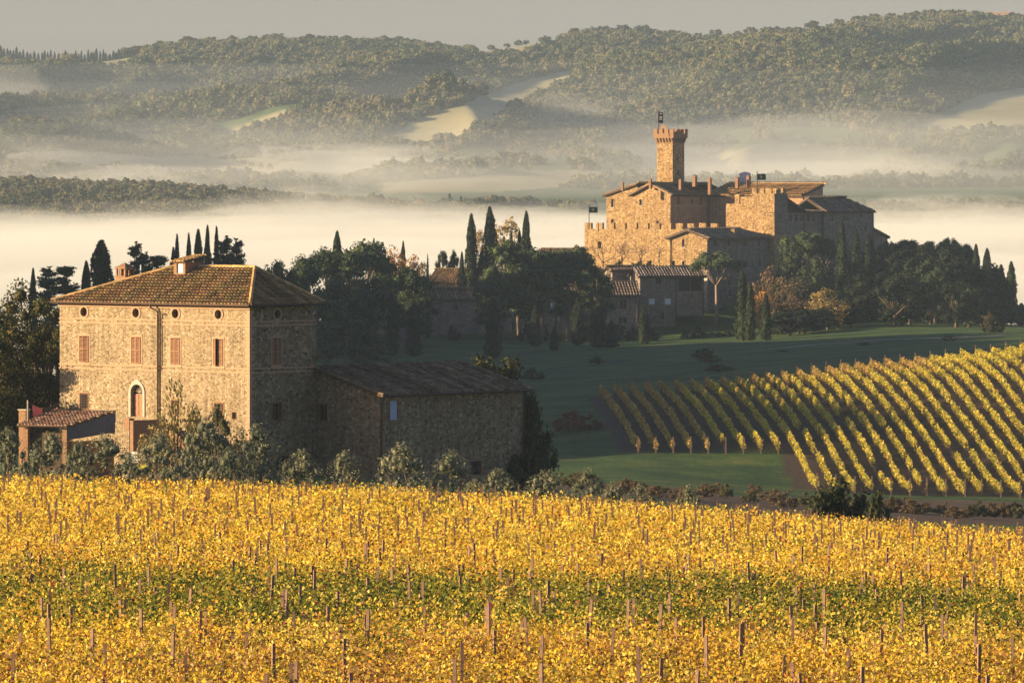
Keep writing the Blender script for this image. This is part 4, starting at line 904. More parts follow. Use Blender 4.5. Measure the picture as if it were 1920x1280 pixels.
# big turret with the battlements
aT0 = CW.fa(1361); aT1 = CW.fa(1410); bT = CW.fb(1477); zt1 = ZY(382, 1390); zt2 = ZY(363, 1382)
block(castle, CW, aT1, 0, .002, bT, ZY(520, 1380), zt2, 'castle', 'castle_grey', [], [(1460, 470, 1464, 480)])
block(castle, CW, aT0, aT1 - .002, .003, bT, ZY(520, 1380), zt1, 'castle', None)
tm_ = MB(); tm_.box(CW.p(CW.fa(1376), .3, zt1), CW.u*1.2, CW.n*2.0, UP*2.0); tm_.box(CW.p(CW.fa(1387), .3, zt1), CW.u*(aT1 - CW.fa(1387) - .01), CW.n*3.0, UP*(ZY(369, 1385) - zt1)); tm_.build('parapet', M['castle'], castle)
# sloping foot of the turret
ft = MB(); zf0, zf1 = ZY(520, 1380), ZY(440, 1380)
ft.poly([CW.p(aT1, -.9, zf0), CW.p(.5, -.9, zf0), CW.p(.02, -.02, zf1), CW.p(aT1, -.02, zf1)]); ft.poly([CW.p(.5, -.9, zf0), CW.p(.9, bT, zf0), CW.p(.03, bT, zf1), CW.p(.02, -.02, zf1)]); ft.build('battered_foot', M['castle'], castle)
tt = MB(); tt.box(CW.p(aT1, .01, zt2 - .3), CW.u*(-aT1 - .01), CW.n*(bT - .02), UP*.28); tur = tt.build('turret', M['castle'], castle)
merlons(tur, CW, CW.p(aT1, 0, 0), CW.u, CW.n, -aT1, zt2, 1.15, .8, 1.15, .5); merlons(tur, CW, CW.p(0, 0, 0), CW.n, -CW.u, bT + .3, zt2, 1.1, .9, 1.15, .5, 1.4); merlons(tur, CW, CW.p(aT1, bT, 0), CW.u, -CW.n, -aT1, zt2, 1.15, .8, 1.15, .5)
# long shaded side: lean-to hall and the hipped end hall
zD = ZY(399, 1390); zG = ZY(540, 1390); bD1 = CW.fb(1543, 0); zE = ZY(397, 1402)
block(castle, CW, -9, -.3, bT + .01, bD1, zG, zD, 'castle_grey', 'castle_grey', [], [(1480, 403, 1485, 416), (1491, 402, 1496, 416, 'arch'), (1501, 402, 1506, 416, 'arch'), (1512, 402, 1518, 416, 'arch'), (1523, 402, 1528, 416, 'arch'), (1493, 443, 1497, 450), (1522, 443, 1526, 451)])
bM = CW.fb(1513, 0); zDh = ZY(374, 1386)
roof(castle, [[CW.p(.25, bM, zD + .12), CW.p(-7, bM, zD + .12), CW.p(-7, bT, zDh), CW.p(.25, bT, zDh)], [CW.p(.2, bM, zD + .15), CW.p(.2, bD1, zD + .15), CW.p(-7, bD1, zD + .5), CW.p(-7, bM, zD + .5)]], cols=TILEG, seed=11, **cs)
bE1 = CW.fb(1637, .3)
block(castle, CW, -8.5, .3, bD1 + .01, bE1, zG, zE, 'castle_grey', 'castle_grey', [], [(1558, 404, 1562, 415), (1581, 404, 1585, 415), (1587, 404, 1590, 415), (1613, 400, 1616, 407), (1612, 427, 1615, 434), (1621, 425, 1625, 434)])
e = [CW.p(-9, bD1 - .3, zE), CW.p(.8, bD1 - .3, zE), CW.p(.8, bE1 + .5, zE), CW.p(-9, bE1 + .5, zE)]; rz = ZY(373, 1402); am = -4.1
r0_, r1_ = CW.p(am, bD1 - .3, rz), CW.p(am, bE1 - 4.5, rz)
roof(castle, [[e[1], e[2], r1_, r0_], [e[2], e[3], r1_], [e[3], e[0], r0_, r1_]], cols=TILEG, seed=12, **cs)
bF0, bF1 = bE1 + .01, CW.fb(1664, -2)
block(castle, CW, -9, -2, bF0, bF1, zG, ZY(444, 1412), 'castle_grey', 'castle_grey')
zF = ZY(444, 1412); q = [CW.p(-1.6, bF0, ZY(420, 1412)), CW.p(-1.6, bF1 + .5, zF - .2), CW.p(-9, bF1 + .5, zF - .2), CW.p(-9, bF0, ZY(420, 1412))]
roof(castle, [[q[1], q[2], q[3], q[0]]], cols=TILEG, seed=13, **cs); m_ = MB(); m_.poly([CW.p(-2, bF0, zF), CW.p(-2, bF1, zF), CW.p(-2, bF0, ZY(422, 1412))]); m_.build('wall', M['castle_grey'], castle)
for px in (1512, 1544, 1637):
    bb = CW.fb(px, .35); a_ = .4 if px > 1540 else -.2; m_ = MB(); m_.tube([CW.p(a_, bb, zE - .2), CW.p(a_, bb, zG + 4)], .13, 6); m_.build('downpipe', M['metal'], castle)
# gabled body (A2), single-pitch body to its left (A1)
CA = Fr(1257, 1407, TH); zA = ZY(364, 1407); zAb = ZY(470, 1405)
aG0 = CA.fa(1187); aG = (aG0) / 2; zrA = ZY(346.5, 1409); bA = CA.fb(1362)
block(castle, CA, aG0, 0, 0, bA, zAb, zA, 'castle', 'castle_plaster', [(1199, 374, 1204.5, 385)], [(1270, 369, 1275, 384), (1295.5, 374, 1299, 383.5), (1312, 368.5, 1317, 385), (1344, 369, 1349.5, 385), (1343, 412, 1350, 425, 'arch')])
m_ = MB(); m_.box(CA.p(.001, 0, ZY(385.5, 1407) - .15), CA.n*bA, CA.u*.1, UP*.3); m_.build('string_course', M['brickpale'], castle)
m_ = MB(); m_.poly([CA.p(aG0, 0, zA), CA.p(0, 0, zA), CA.p(aG, 0, zrA)]); m_.build('gable', M['castle'], castle)
ov_ = .7; g0, g1, gr = CA.p(.8, -ov_, zA - .25), CA.p(.8, bA, zA - .25), CA.p(aG, -ov_, zrA + .25)
rA = roof(castle, [[g0, g1, CA.p(aG, bA, zrA + .25), gr], [CA.p(aG0 - .8, bA, zA - .25), CA.p(aG0 - .8, -ov_, zA - .25), gr, CA.p(aG, bA, zrA + .25)]], cols=[(.2, .13, .07), (.26, .17, .08), (.16, .11, .07)], seed=14, **cs)
m_ = MB(); m_.tube([CA.p(aG0 - .8, -ov_ - .05, zA - .25), CA.p(aG, -ov_ - .05, zrA + .2), CA.p(.8, -ov_ - .05, zA - .25)], .16, 6); m_.build('verge_board', M['brickpale'], castle)
aL0 = CA.fa(1137, 1.5); zL = ZY(364, 1414); zLt = ZY(345.5, 1410)
bL0 = 1.5
m_ = MB(); aLm = CA.fa(1196, bL0)
wall_face(m_, CA.p(aL0, bL0, 0), CA.u, -CA.n, aG0 - aL0 + .01, zAb, zL, face_holes_L(CA, bL0, aL0, [(1145.5, 373.5, 1151.5, 388.5, 'arch'), (1145.5, 410.5, 1152, 429, 'arch')]), .5)
m_.poly([CA.p(aL0, bL0, zL), CA.p(aLm, bL0, zL), CA.p(aLm, bL0, zLt)]); wall_face(m_, CA.p(aL0, bL0 + 17, 0), -CA.n, -CA.u, 17, zAb, zL); m_.build('wall', M['castle'], castle)
for h in face_holes_L(CA, bL0, aL0, [(1145.5, 373.5, 1151.5, 388.5, 'arch'), (1145.5, 410.5, 1152, 429, 'arch')]): window_far(castle, CA.p(aL0, bL0, 0), CA.u, -CA.n, h)
e0_, e1_ = CA.p(aL0 - .7, bL0 - .6, zL - .3), CA.p(aL0 - .7, bL0 + 18, zL - .3)
roof(castle, [[e1_, e0_, CA.p(aLm, bL0 - .6, zLt + .1), CA.p(aLm, bL0 + 18, zLt + .1)]], cols=[(.3, .19, .09), (.22, .15, .08)], seed=15, **cs)
m_ = MB(); m_.poly([CA.p(aLm, bL0, zLt - .1), CA.p(0, bL0 + 8, zLt - .1), CA.p(0, bL0 + 18, zLt - .1), CA.p(aLm, bL0 + 18, zLt - .1)]); m_.build('roof', M['darkwood'], castle)
# main hall (B) with the golden roof
zB = ZY(366, 1408); zBt = ZY(347.5, 1408); Dc = 1404
CB = Fr(1505, Dc, TH); aB0 = CB.fa(1330); bB = CB.fb(1543) ; bB = max(bB, 6)
block(castle, CB, aB0, 0, 0, bB, ZY(430, 1404), zB, 'castle_plaster', 'castle_plaster', [(1375, 369, 1381, 380), (1437, 372, 1443, 382)], [(1515, 366.5, 1519.5, 387), (1533, 377, 1538, 394)])
m_ = MB(); m_.poly([CB.p(0, 0, zB), CB.p(0, bB, zB), CB.p(0, bB, zBt)]); m_.build('gable', M['castle_plaster'], castle)
rb = roof(castle, [[CB.p(aB0 - 1, -.7, zB - .1), CB.p(.35, -.7, zB - .1), CB.p(.35, bB + .2, zBt + .2), CB.p(aB0 - 1, bB + .2, zBt + .2)]], cols=[(.42, .25, .09), (.34, .2, .08), (.5, .31, .12), (.28, .18, .07)], seed=16, **cs)
ridge_tiles(rb, CB.p(aB0 - 1, bB + .2, zBt + .3), CB.p(.8, bB + .2, zBt + .3), .28, 1.0, 2, [(.5, .33, .14)])
# chimneys on the halls
CHM = [(1167.5, 341, 354, 6.5, -.5, 3), (1219.5, 334, 350, 6.5, 0, 5), (1276, 335, 352, 8, 1, 3), (1302.5, 327, 346, 11, 1, 9), (1331, 331, 361, 9, 2, 1), (1382.5, 331, 349, 10, 2, 3.5), (1403.5, 328, 347, 10, 2, 4.5)]
for (px, t, bt, w_, wh, off) in CHM:
    D = 1404 + off; c = PX(px, 340, D); wm = w_ / F * D / 1.6
    chimney(castle, Vector((c.x, c.y, 0)), wm, wm, ZY(bt + 4, D), ZY(t, D), CB, 'brickc', False, 'pyramid')
# tower
CT = Fr(1261.4, 1419, TH); aT = CT.fa(1231.7); bT_ = CT.fb(1283); zTt = ZY(262, 1419); zTb = ZY(372, 1419)
tw_ = MB(); wall_face(tw_, CT.p(aT, 0, 0), CT.u, -CT.n, -aT, zTb, zTt); wall_face(tw_, CT.p(0, bT_, 0), -CT.u, CT.n, -aT, zTb, zTt); wall_face(tw_, CT.p(aT, bT_, 0), -CT.n, -CT.u, bT_, zTb, zTt)
hT = face_holes_R(CT, 0, 0, [(1269.5, 296, 1272, 301), (1270, 320, 1274, 328), (1270.5, 335, 1274, 343)])
wall_face(tw_, CT.p(0, 0, 0), CT.n, CT.u, bT_, zTb, zTt, hT, .4); tower = tw_.build('tower', M['castle'], castle)
for h in hT: pane(tower, CT.p(0, 0, 0), CT.n, CT.u, *h[:4], .4, 'slit_window')
oh = .55; z1_ = ZY(259, 1419); z2_ = ZY(250.5, 1419); tp = MB()
tp.box(CT.p(aT - oh, -oh, z1_), CT.u*(-aT + 2*oh), CT.n*(bT_ + 2*oh), UP*(z2_ - z1_)); par = tp.build('tower_parapet', M['brick'], castle)
zk = ZY(269, 1419)
for (P0, d, out, L) in ((CT.p(aT, 0, 0), CT.u, -CT.n, -aT), (CT.p(0, 0, 0), CT.n, CT.u, bT_), (CT.p(aT, bT_, 0), CT.u, CT.n, -aT), (CT.p(aT, 0, 0), CT.n, -CT.u, bT_)):
    for k in range(6):
        x = -.1 + (L + .2 - .38) * k / 5; m_ = MB(); q0 = P0 + d*x
        m_.poly([q0 + UP*zk, q0 + UP*z1_, q0 + out*oh + UP*z1_]); m_.poly([q0 + d*.38 + UP*zk, q0 + d*.38 + out*oh + UP*z1_, q0 + d*.38 + UP*z1_]); m_.poly([q0 + UP*zk, q0 + out*oh + UP*z1_, q0 + d*.38 + out*oh + UP*z1_, q0 + d*.38 + UP*zk]); m_.build('corbel', M['brick'], par)
zm = ZY(250.5, 1419); W1 = -aT + 2*oh; W2 = bT_ + 2*oh
merlons(par, CT, CT.p(aT - oh, -oh, 0), CT.u, CT.n, W1, zm, W1*.19, W1*.08, 1.0, .4, 0, 'brick'); merlons(par, CT, CT.p(0 + oh, -oh, 0), CT.n, -CT.u, W2, zm, W2*.19, W2*.08, 1.0, .4, W2*.27, 'brick')
merlons(par, CT, CT.p(aT - oh, bT_ + oh, 0), CT.u, -CT.n, W1, zm, W1*.19, W1*.08, 1.0, .4, 0, 'brick'); merlons(par, CT, CT.p(aT - oh, -oh, 0), CT.n, CT.u, W2*.8, zm, W2*.19, W2*.08, 1.0, .4, W2*.27, 'brick')
bc = MB(); ab = CT.fa(1243.5, -oh); zz0, zz1 = zm, ZY(233, 1418); Ob = CT.p(ab - .7, -oh + .02, 0); wall_face(bc, Ob, CT.u, -CT.n, 1.4, zz0, zz1 - .5, [(.7, zz0 + .62, .6, 1.1, 'arch')], .3)
bc.poly([Ob + UP*(zz1-.5), Ob + CT.u*1.4 + UP*(zz1-.5), Ob + CT.u*.7 + UP*zz1]); bc.box(Ob + CT.n*.3 + UP*zz0, CT.u*.35, CT.n*.02, UP*1.2); bc.build('bell_gable', M['brick'], castle)
# house in front of the walls (G)
def far_house(name, label, f, loc, cat='house'): return thing(name, loc, label, cat)
CG = Fr(1326, 1362, TH); aG0_ = CG.fa(1256.5); zGe = ZY(446, 1362); zGr = ZY(433, 1364); bG = CG.fb(1441)
hg_ = far_house('stone_house', 'stone house with sunlit gable and shaded long side standing below the turret', CG, CG.p(0, 0, ZY(600, 1362)))
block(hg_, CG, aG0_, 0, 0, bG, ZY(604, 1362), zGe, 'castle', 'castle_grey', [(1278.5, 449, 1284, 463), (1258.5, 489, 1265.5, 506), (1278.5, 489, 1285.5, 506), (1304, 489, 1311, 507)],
      [(1339, 451, 1343, 463), (1365, 451, 1369, 463), (1396, 452, 1400, 463), (1421, 452, 1425, 463), (1380, 488, 1386, 502), (1396, 488, 1402, 502), (1421, 487, 1427, 500), (1341, 546, 1345, 560), (1365, 525, 1370, 536), (1366, 544, 1371, 556)])
m_ = MB(); m_.poly([CG.p(aG0_, 0, zGe), CG.p(0, 0, zGe), CG.p(aG0_/2, 0, zGr)]); m_.build('gable', M['castle'], hg_)
q0, q1, r0_ = CG.p(.8, -.8, zGe - .15), CG.p(.8, bG + .8, zGe - .15), CG.p(aG0_/2, -.8, zGr + .2); r1_ = CG.p(aG0_/2, bG - 4, zGr + .2); l0, l1 = CG.p(aG0_ - .8, -.8, zGe - .15), CG.p(aG0_ - .8, bG + .8, zGe - .15)
roof(hg_, [[q0, q1, r1_, r0_], [q1, l1, r1_], [l1, l0, r0_, r1_]], cols=TILEG, seed=20, **cs)
cc = CG.p(-1.5, CG.fb(1376, -1.5), 0); chimney(hg_, cc, .9, .9, ZY(446, cc.y), ZY(428, cc.y), CG, 'brick', False, 'pyramid')
m_ = MB()
for k in range(16): z = ZY(602, 1362) + k * .95; m_.box(CG.p(-.9 if k % 2 else -.6, -.05, z), CG.u*(.95 if k % 2 else .65), CG.n*.05, UP*.8)
m_.build('quoins', M['stonetrim'], hg_)
pipe(hg_, [CG.p(aG0_ + .2, -.2, zGe - .3), CG.p(aG0_ + .2, -.2, ZY(504, 1362))], .1)
# houses of the lower hamlet, nearly facing the view
def hamlet(label, px0, px1, D, th, eave, ridge, bottom, depth, wins, mat='castle_grey', tiles=TILEG, white=(), chim=None, mono=False, name='stone_house', rover=.5):
    f = Fr(px0, D, th); L = f.fa(px1); ze_ = ZY(eave, D); zr_ = ZY(ridge, D + depth / 2); zb = ZY(bottom + 12, D); h_ = thing(name, f.p(L / 2, 0, ZY(bottom, D)), label, 'house')
    m_ = MB(); hl = face_holes_L(f, 0, 0, wins); wall_face(m_, f.p(0, 0, 0), f.u, -f.n, L, zb, ze_, hl, .4)
    wall_face(m_, f.p(L, 0, 0), f.n, f.u, depth, zb, ze_); wall_face(m_, f.p(L, depth, 0), -f.u, f.n, L, zb, ze_); wall_face(m_, f.p(0, depth, 0), -f.n, -f.u, depth, zb, ze_)
    m_.poly([f.p(0, 0, ze_), f.p(0, depth/2, zr_), f.p(0, depth, ze_)]); m_.poly([f.p(L, 0, ze_), f.p(L, depth, ze_), f.p(L, depth/2, zr_)]); m_.build('wall', M[mat], h_)
    o = rover
    roof(h_, [[f.p(-o, -o, ze_ - .2), f.p(L + o, -o, ze_ - .2), f.p(L + o, depth/2, zr_ + .1), f.p(-o, depth/2, zr_ + .1)], [f.p(L + o, depth + o, ze_ - .2), f.p(-o, depth + o, ze_ - .2), f.p(-o, depth/2, zr_ + .1), f.p(L + o, depth/2, zr_ + .1)]], cols=tiles, seed=int(px0), **cs)
    for i, h in enumerate(hl):
        w__ = window_far(h_, f.p(0, 0, 0), f.u, -f.n, h, .4, 'brickpale')
        if i in white: o_ = pane(w__, f.p(0, 0, 0), f.u, -f.n, h[0], h[1], h[2] * .92, h[3] * .92, .02, 'shutter', 'white')
    if chim: c = f.p(f.fa(chim[0], 2), 2, 0); chimney(h_, c, .8, .8, ze_ - .2, ZY(chim[1], D), f, 'brick', False, 'pyramid')
    pipe(h_, [f.p(L - .2, -.15, ze_ - .3), f.p(L - .2, -.15, zb)], .09)
    return h_, f
hamlet('long low stone house with one small window behind the tall cypresses', 803, 928, 1335, -8, 560, 545, 635, 9, [(851, 570, 859, 583), (868, 599, 872, 603)], white=())
hamlet('middle stone house of the row, mostly behind pine trunks, with white shutters', 929, 1118, 1336, -8, 556, 540, 635, 9, [(986, 567, 995, 580), (1032, 567, 1041, 580), (938, 570, 943, 584), (1060, 572, 1066, 583), (960, 604, 966, 618), (1040, 600, 1046, 618), (984, 606, 996, 632)], white=(0, 1), tiles=[(.22, .155, .10), (.15, .11, .075)])
hamlet('right-hand stone house of the row with pale tiled roof and shuttered windows', 1119, 1196, 1334, -8, 553, 531, 636, 10, [(1116+8, 565, 1131, 579), (1162, 563, 1175, 579), (1160, 595, 1176, 606)], white=(0,))
hh_, fH = hamlet('tall narrow stone house with two square white shutters below the castle', 1200, 1268, 1344, -10, 517, 502, 606, 11, [(1216, 559, 1228, 571), (1246, 559, 1258, 571), (1237, 585, 1246, 599), (1230, 521, 1241, 533)], white=(0, 1), tiles=[(.14, .11, .09), (.29, .24, .2), (.18, .14, .115)])
hamlet('open-fronted barn bay with black interior beside the tall narrow house', 1268.6, 1320, 1345.4, -10, 517, 502.5, 580, 10, [(1272, 519, 1317, 546)], tiles=[(.14, .11, .09), (.29, .24, .2), (.18, .14, .115)], name='stone_barn')
hamlet('low plain stone outhouse with sunlit end, under the castle wall', 1148, 1196, 1356, -12, 506, 502, 545, 7, [], name='stone_outhouse')
hamlet('small sunlit roofed house in the pines left of the hamlet', 690, 735, 1318, 20, 588, 573, 640, 8, [], tiles=[(.5, .36, .26), (.6, .46, .34), (.34, .22, .16)], chim=(693, 570), name='stone_cottage')
hamlet('small house with pale gable glimpsed behind the cypresses', 806, 868, 1375, 18, 527, 507, 550, 10, [], 'castle', TILEC, name='stone_cottage')
hamlet('flat brown roofed house behind the umbrella pines, left of the castle wall', 1012, 1094, 1410, 8, 475, 468, 510, 9, [], 'castle', TILEC, chim=(1081, 458), name='stone_cottage')
# flags
def flagpole(label, px, ytop, ybot, D, fx0, fx1, fy0, fy1, emblem, name='flag'):
    b0 = PX(px, ybot, D); t = thing(name, b0, label, 'flag', 'flags flying over the castle'); m_ = MB(); m_.tube([b0, PX(px, ytop, D)], .09, 6); m_.build('pole', M['metal'], t)
    m_ = MB(); n = 8; cols = []
    for k in range(n + 1): x = fx0 + (fx1 - fx0) * k / n; off = .12 * math.sin(k * 1.3); cols.append((PX(x, fy0, D) + Vector((0, off, 0)), PX(x, fy1, D) + Vector((0, off * 1.3, 0))))
    for k in range(n): m_.poly([cols[k][1], cols[k+1][1], cols[k+1][0], cols[k][0]])
    fl = m_.build('flag_cloth', M['flag'], t, True); fl.modifiers.new('thick', 'SOLIDIFY').thickness = .05
    cx, cy = (fx0+fx1)/2, (fy0+fy1)/2; e_ = MB()
    if emblem == 'banner':
        for (x0, y0, x1, y1) in ((cx-2.2, cy-2.5, cx+2.2, cy-1.7), (cx-2.2, cy+3.2, cx+2.2, cy+4), (cx-2.2, cy-1.7, cx-1.4, cy+3.2), (cx+1.4, cy-1.7, cx+2.2, cy+3.2), (cx-.6, cy-.3, cx+.6, cy+1.6), (cx-2, fy0+2, cx+2, fy0+3.2)): p = PX(x0, y1, D - .25); q = PX(x1, y0, D - .25); e_.box(p, Vector((q.x-p.x, 0, 0)), Vector((0, .04, 0)), UP*(q.z-p.z))
    else:
        for (x0, y0, x1, y1) in ((cx-2.5, cy-1.5, cx+2.5, cy-1), (cx-3, cy+1.2, cx+3, cy+1.6), (cx-.8, cy-1, cx+.8, cy+1.2)): p = PX(x0, y1, D - .25); q = PX(x1, y0, D - .25); e_.box(p, Vector((q.x-p.x, 0, 0)), Vector((0, .04, 0)), UP*(q.z-p.z))
    e_.build('emblem', M['white' if emblem == 'banner' else 'castle_grey'], fl)
flagpole('tall narrow dark banner with white emblem flying from the tower', 1234.5, 207, 252, 1418.5, 1235.2, 1243, 210.5, 231, 'banner')
flagpole('dark green flag on the pole above the turret battlements', 1419.5, 321, 362, 1381, 1420, 1436, 326, 337.5, 'small')
flagpole('dark flag on the pole at the left end of the curtain wall', 1104.5, 383, 430, 1407, 1105, 1120.5, 388, 399, 'small')
b0 = PX(1271, 251, 1420); mt = thing('antenna_mast', b0, 'thin antenna mast on the castle tower, behind the battlements', 'antenna'); m_ = MB(); m_.tube([b0, PX(1271, 210, 1420)], .05, 5); m_.build('mast', M['metal'], mt)
m_ = MB(); m_.tube([PX(1270, 243, 1420), PX(1272, 243, 1420)], .05, 5); m_.build('crossbar', M['metal'], mt)
tt_ = MB(); q = Fr(1399, 1425, 20); tt_.box(q.p(-1.6, 0, ZY(345, 1425)), q.u*2.2, q.n*1.5, UP*2.4); o_ = q.p(-1.6, 0, ZY(345, 1425)+2.4); tt_.poly([o_, o_+q.u*2.2, o_+q.u*1.1+q.n*.7+UP*.35]); tt_.poly([o_+q.u*2.2, o_+q.u*2.2+q.n*1.5, o_+q.u*1.1+q.n*.7+UP*.35]); tt_.poly([o_+q.n*1.5, o_, o_+q.u*1.1+q.n*.7+UP*.35])
M['lav'] = plain('pale_lavender_canvas', (.58, .55, .62), .1, 1); tag(tt_.build('roof_canopy', M['lav'], None, loc=q.p(0, 0, ZY(345, 1425))), 'pale lavender canvas canopy between two chimneys behind the castle hall roof', 'canopy')
# far houses in the haze
def tiny(name, label, px, py, D, w_, h_, col='stonetrim', n=1):
    p = PX(px, py, D); t = thing(name, p, label, 'house'); f = Fr(px, D, 25); W = w_ / F * D; H = h_ / F * D
    m_ = MB(); m_.box(f.p(-W/2, 0, p.z - 6), f.u*W, f.n*W*.7, UP*(H*.7+6)); m_.build('wall', M[col], t)
    m_ = MB(); z0 = p.z + H*.7; a, b, c, d = f.p(-W/2-.5, -.5, z0), f.p(W/2+.5, -.5, z0), f.p(W/2+.5, W*.7+.5, z0), f.p(-W/2-.5, W*.7+.5, z0); r0, r1 = f.p(-W/2-.5, W*.35, z0+H*.3), f.p(W/2+.5, W*.35, z0+H*.3)
    m_.poly([a, b, r1, r0]); m_.poly([c, d, r0, r1]); m_.poly([b, c, r1]); m_.poly([d, a, r0]); m_.build('roof', M['brickpale'], t)
    m_ = MB()
    for k in range(3): m_.box(f.p(-W/2 + W*(.18 + .27*k), -.08, p.z + H*.25), f.u*W*.1, f.n*.07, UP*H*.2)
    m_.build('window', M['dark'], t); return t
tiny('farm_house', 'white farmhouse among pale trees at the edge of the fog sea', 775, 392, 2860, 26, 13, 'white'); tiny('farm_house', 'low extension house right of the white fog-edge farmhouse', 795, 391, 2862, 16, 8)
tiny('far_house', 'tiny pale house in the mist on the left slope', 266, 338, 3500, 11, 8); tiny('far_house', 'tiny pale house in the mist below the middle fields', 585, 356, 3450, 9, 7)
tiny('far_house', 'small pale house under the right-hand open field', 1702, 258, 4200, 22, 10); tiny('ridge_house', 'long low building on the ridge at the top right', 1862, 36, 5190, 60, 14, 'brickpale'); tiny('ridge_house', 'second low building on the ridge at the right edge', 1908, 38, 5195, 24, 12, 'brickpale')
# ------------------------------------------------------------------ the golden vineyard in front
RA = R(24); rd = np.array([math.cos(RA), math.sin(RA)]); rn = np.array([-math.sin(RA), math.cos(RA)])
def front_zone(x, D, m=300):
    px = 960 + F * x / D; lim = np.interp(px, [0, 600, 1200, 1920], [346, 344, 340, 336]) + 3 * np.sin(px * .02)
    return (px > -m) & (px < 1920 + m) & (D > 121) & (D < lim)
sp_ = 2.4; rows = np.arange(80 * math.cos(RA) - 40, 400, sp_)
VP = []; VN = []; VS = []; VC = []; posts = []; rowid = 0
YC = np.array([(.80, .42, .05), (.88, .50, .05), (.92, .62, .05), (.94, .70, .08), (.94, .74, .16), (.80, .66, .07)])
GC = np.array([(.14, .18, .025), (.07, .10, .018), (.32, .31, .04), (.50, .42, .05)])
OC = np.array([(.46, .20, .05), (.60, .32, .10), (.40, .24, .10), (.72, .48, .18)])
for w0 in rows:
    seg = np.arange(-60, 420, .25)
    cx = seg * rd[0] + w0 * rn[0]; cy = seg * rd[1] + w0 * rn[1]
    k = front_zone(cx, np.maximum(cy, 1)) & (cy > 90); cx = cx[k]; cy = cy[k]; ss = seg[k]
    if len(cx) < 4: continue
    rowid += 1
    vig = .78 + .32 * fbm(cx * .9 + rowid * 3.1, cy * .9, 3) + .15 * rng.normal(size=len(cx))
    per = np.interp(cy, [140, 200, 345], [165, 112, 58]).astype(int)
    per = np.maximum((per * np.clip(vig, .35, 1.3)).astype(int), 3)
    ii = np.repeat(np.arange(len(cx)), per); n_ = len(ii)
    t = rng.uniform(0, 6.283, n_); rr = np.sqrt(rng.uniform(.25, 1, n_))
    hw = .62 * np.clip(vig[ii], .5, 1.25); hh = .68 * np.clip(vig[ii], .45, 1.3)
    lx = np.cos(t) * rr * hw; lz = 1.12 + np.sin(t) * rr * hh
    # long shoots above and at the sides
    sh_ = rng.random(n_) < .10; lz = np.where(sh_, 1.35 + rng.uniform(0, .75, n_) * vig[ii], lz)
    along = rng.uniform(0, .25, n_)
    X = cx[ii] + rd[0] * along + rn[0] * lx; Y = cy[ii] + rd[1] * along + rn[1] * lx; Z = ground(X, Y) + np.maximum(lz, .1)
    nr_ = unit(np.stack([rn[0] * np.cos(t) - .55, rn[1] * np.cos(t) - .45, np.sin(t) * .8 + .35], 1))
    g_ = sstep(222, 196, Y + 14 * fbm(X * .12, Y * .12)) * sstep(158, 182, Y + 12 * fbm(X * .15 + 9, Y * .12)) * .98 + .1 * sstep(0, .5, fbm(X * .25, Y * .1 + 30)) 
    patch = fbm(X * .35 + 50, Y * .35, 3); g_ = np.clip(g_ * (1.0 + 2.2 * patch) + .25 * sstep(.15, .5, patch), 0, .95)
    o_ = np.clip(.16 + .5 * fbm(X * .3 + 90, Y * .22, 3) + .22 * sstep(175, 140, Y), 0, .8)
    c = YC[np.clip((3 + 3.4 * fbm(X * .9 + 20, Y * .8, 3) + rng.normal(0, 1.0, n_)), 0, 5).astype(int)]; u_ = rng.random(n_); cg = GC[rng.integers(0, 4, n_)]; co = OC[rng.integers(0, 4, n_)]
    c = np.where((u_ < o_)[:, None], co, c); u2 = rng.random(n_); c = np.where((u2 < g_)[:, None], cg, c)
    red = rng.random(n_) < .008; c = np.where(red[:, None], np.array([.35, .05, .03]), c)
    c = c * rng.uniform(.8, 1.12, (n_, 1)) * (1 + .35 * fbm(X * 1.3, Y * 1.3 + 70, 3))[:, None]
    VP.append(np.stack([X, Y, Z], 1)); VN.append(nr_); VS.append(np.interp(Y, [140, 345], [.040, .070])); VC.append(np.clip(c, 0, 1))
    s0 = ss[0] + rng.uniform(0, 4); 
    for a in np.arange(s0, ss[-1], 4.1):
        a += rng.uniform(-.5, .5); x = a * rd[0] + w0 * rn[0]; y = a * rd[1] + w0 * rn[1]
        if y > 124 and front_zone(np.array(x), np.array(y), 10) and rng.random() < .9: posts.append((y, x))
VP = np.concatenate(VP); VN = np.concatenate(VN); VS = np.concatenate(VS); VC = np.concatenate(VC)
print('vine leaves', len(VP), 'posts', len(posts))
V, q = leaf_arrays(VP, VN, VS, .8, .35, rng, .45, 1.5)
vm = raw_mesh('vineyard_foliage', V, q, VC); tag(link('vineyard_foliage', vm, M['vine']), 'golden yellow autumn vine foliage filling the front vineyard, greener across its middle', 'vineyard', kind='stuff')
# posts: the nearest 300 singly
pm = {}
def post_mesh(s, n=1):
    m_ = MB(); w_ = .037; m_.box((-w_, -w_*.8, -.8), (2*w_, 0, 0), (0, 1.6*w_, 0), (0, 0, 2.76 + .10*s))
    me = bpy.data.meshes.new('vine_post'); me.from_pydata(m_.v, [], m_.f); me.update(); me.materials.append(M['post']); return me
PM = [post_mesh(s) for s in (-2, -1, 0, 1, 2)]
posts.sort(); rest = MB()
for i, (y, x) in enumerate(posts):
    if i < 300:
        o = bpy.data.objects.new('vine_post', PM[i % 5]); C.objects.link(o); o.location = (x, y, gz(x, y) + .16 * float(sstep(205, 150, y)) + rng.uniform(-.12, .12)); o.rotation_euler = (rng.normal(0, .02), rng.normal(0, .03), rng.uniform(-.6, .6)); tag(o, 'brown vine post sticking up out of the golden vines in the front vineyard', 'post', 'vine posts standing in the golden vineyard')
    else: z = gz(x, y); rest.box((x-.04, y-.04, z), (.08, 0, 0), (0, .08, 0), (rng.normal(0, .05), 0, 2.15 + rng.uniform(-.2, .2)))
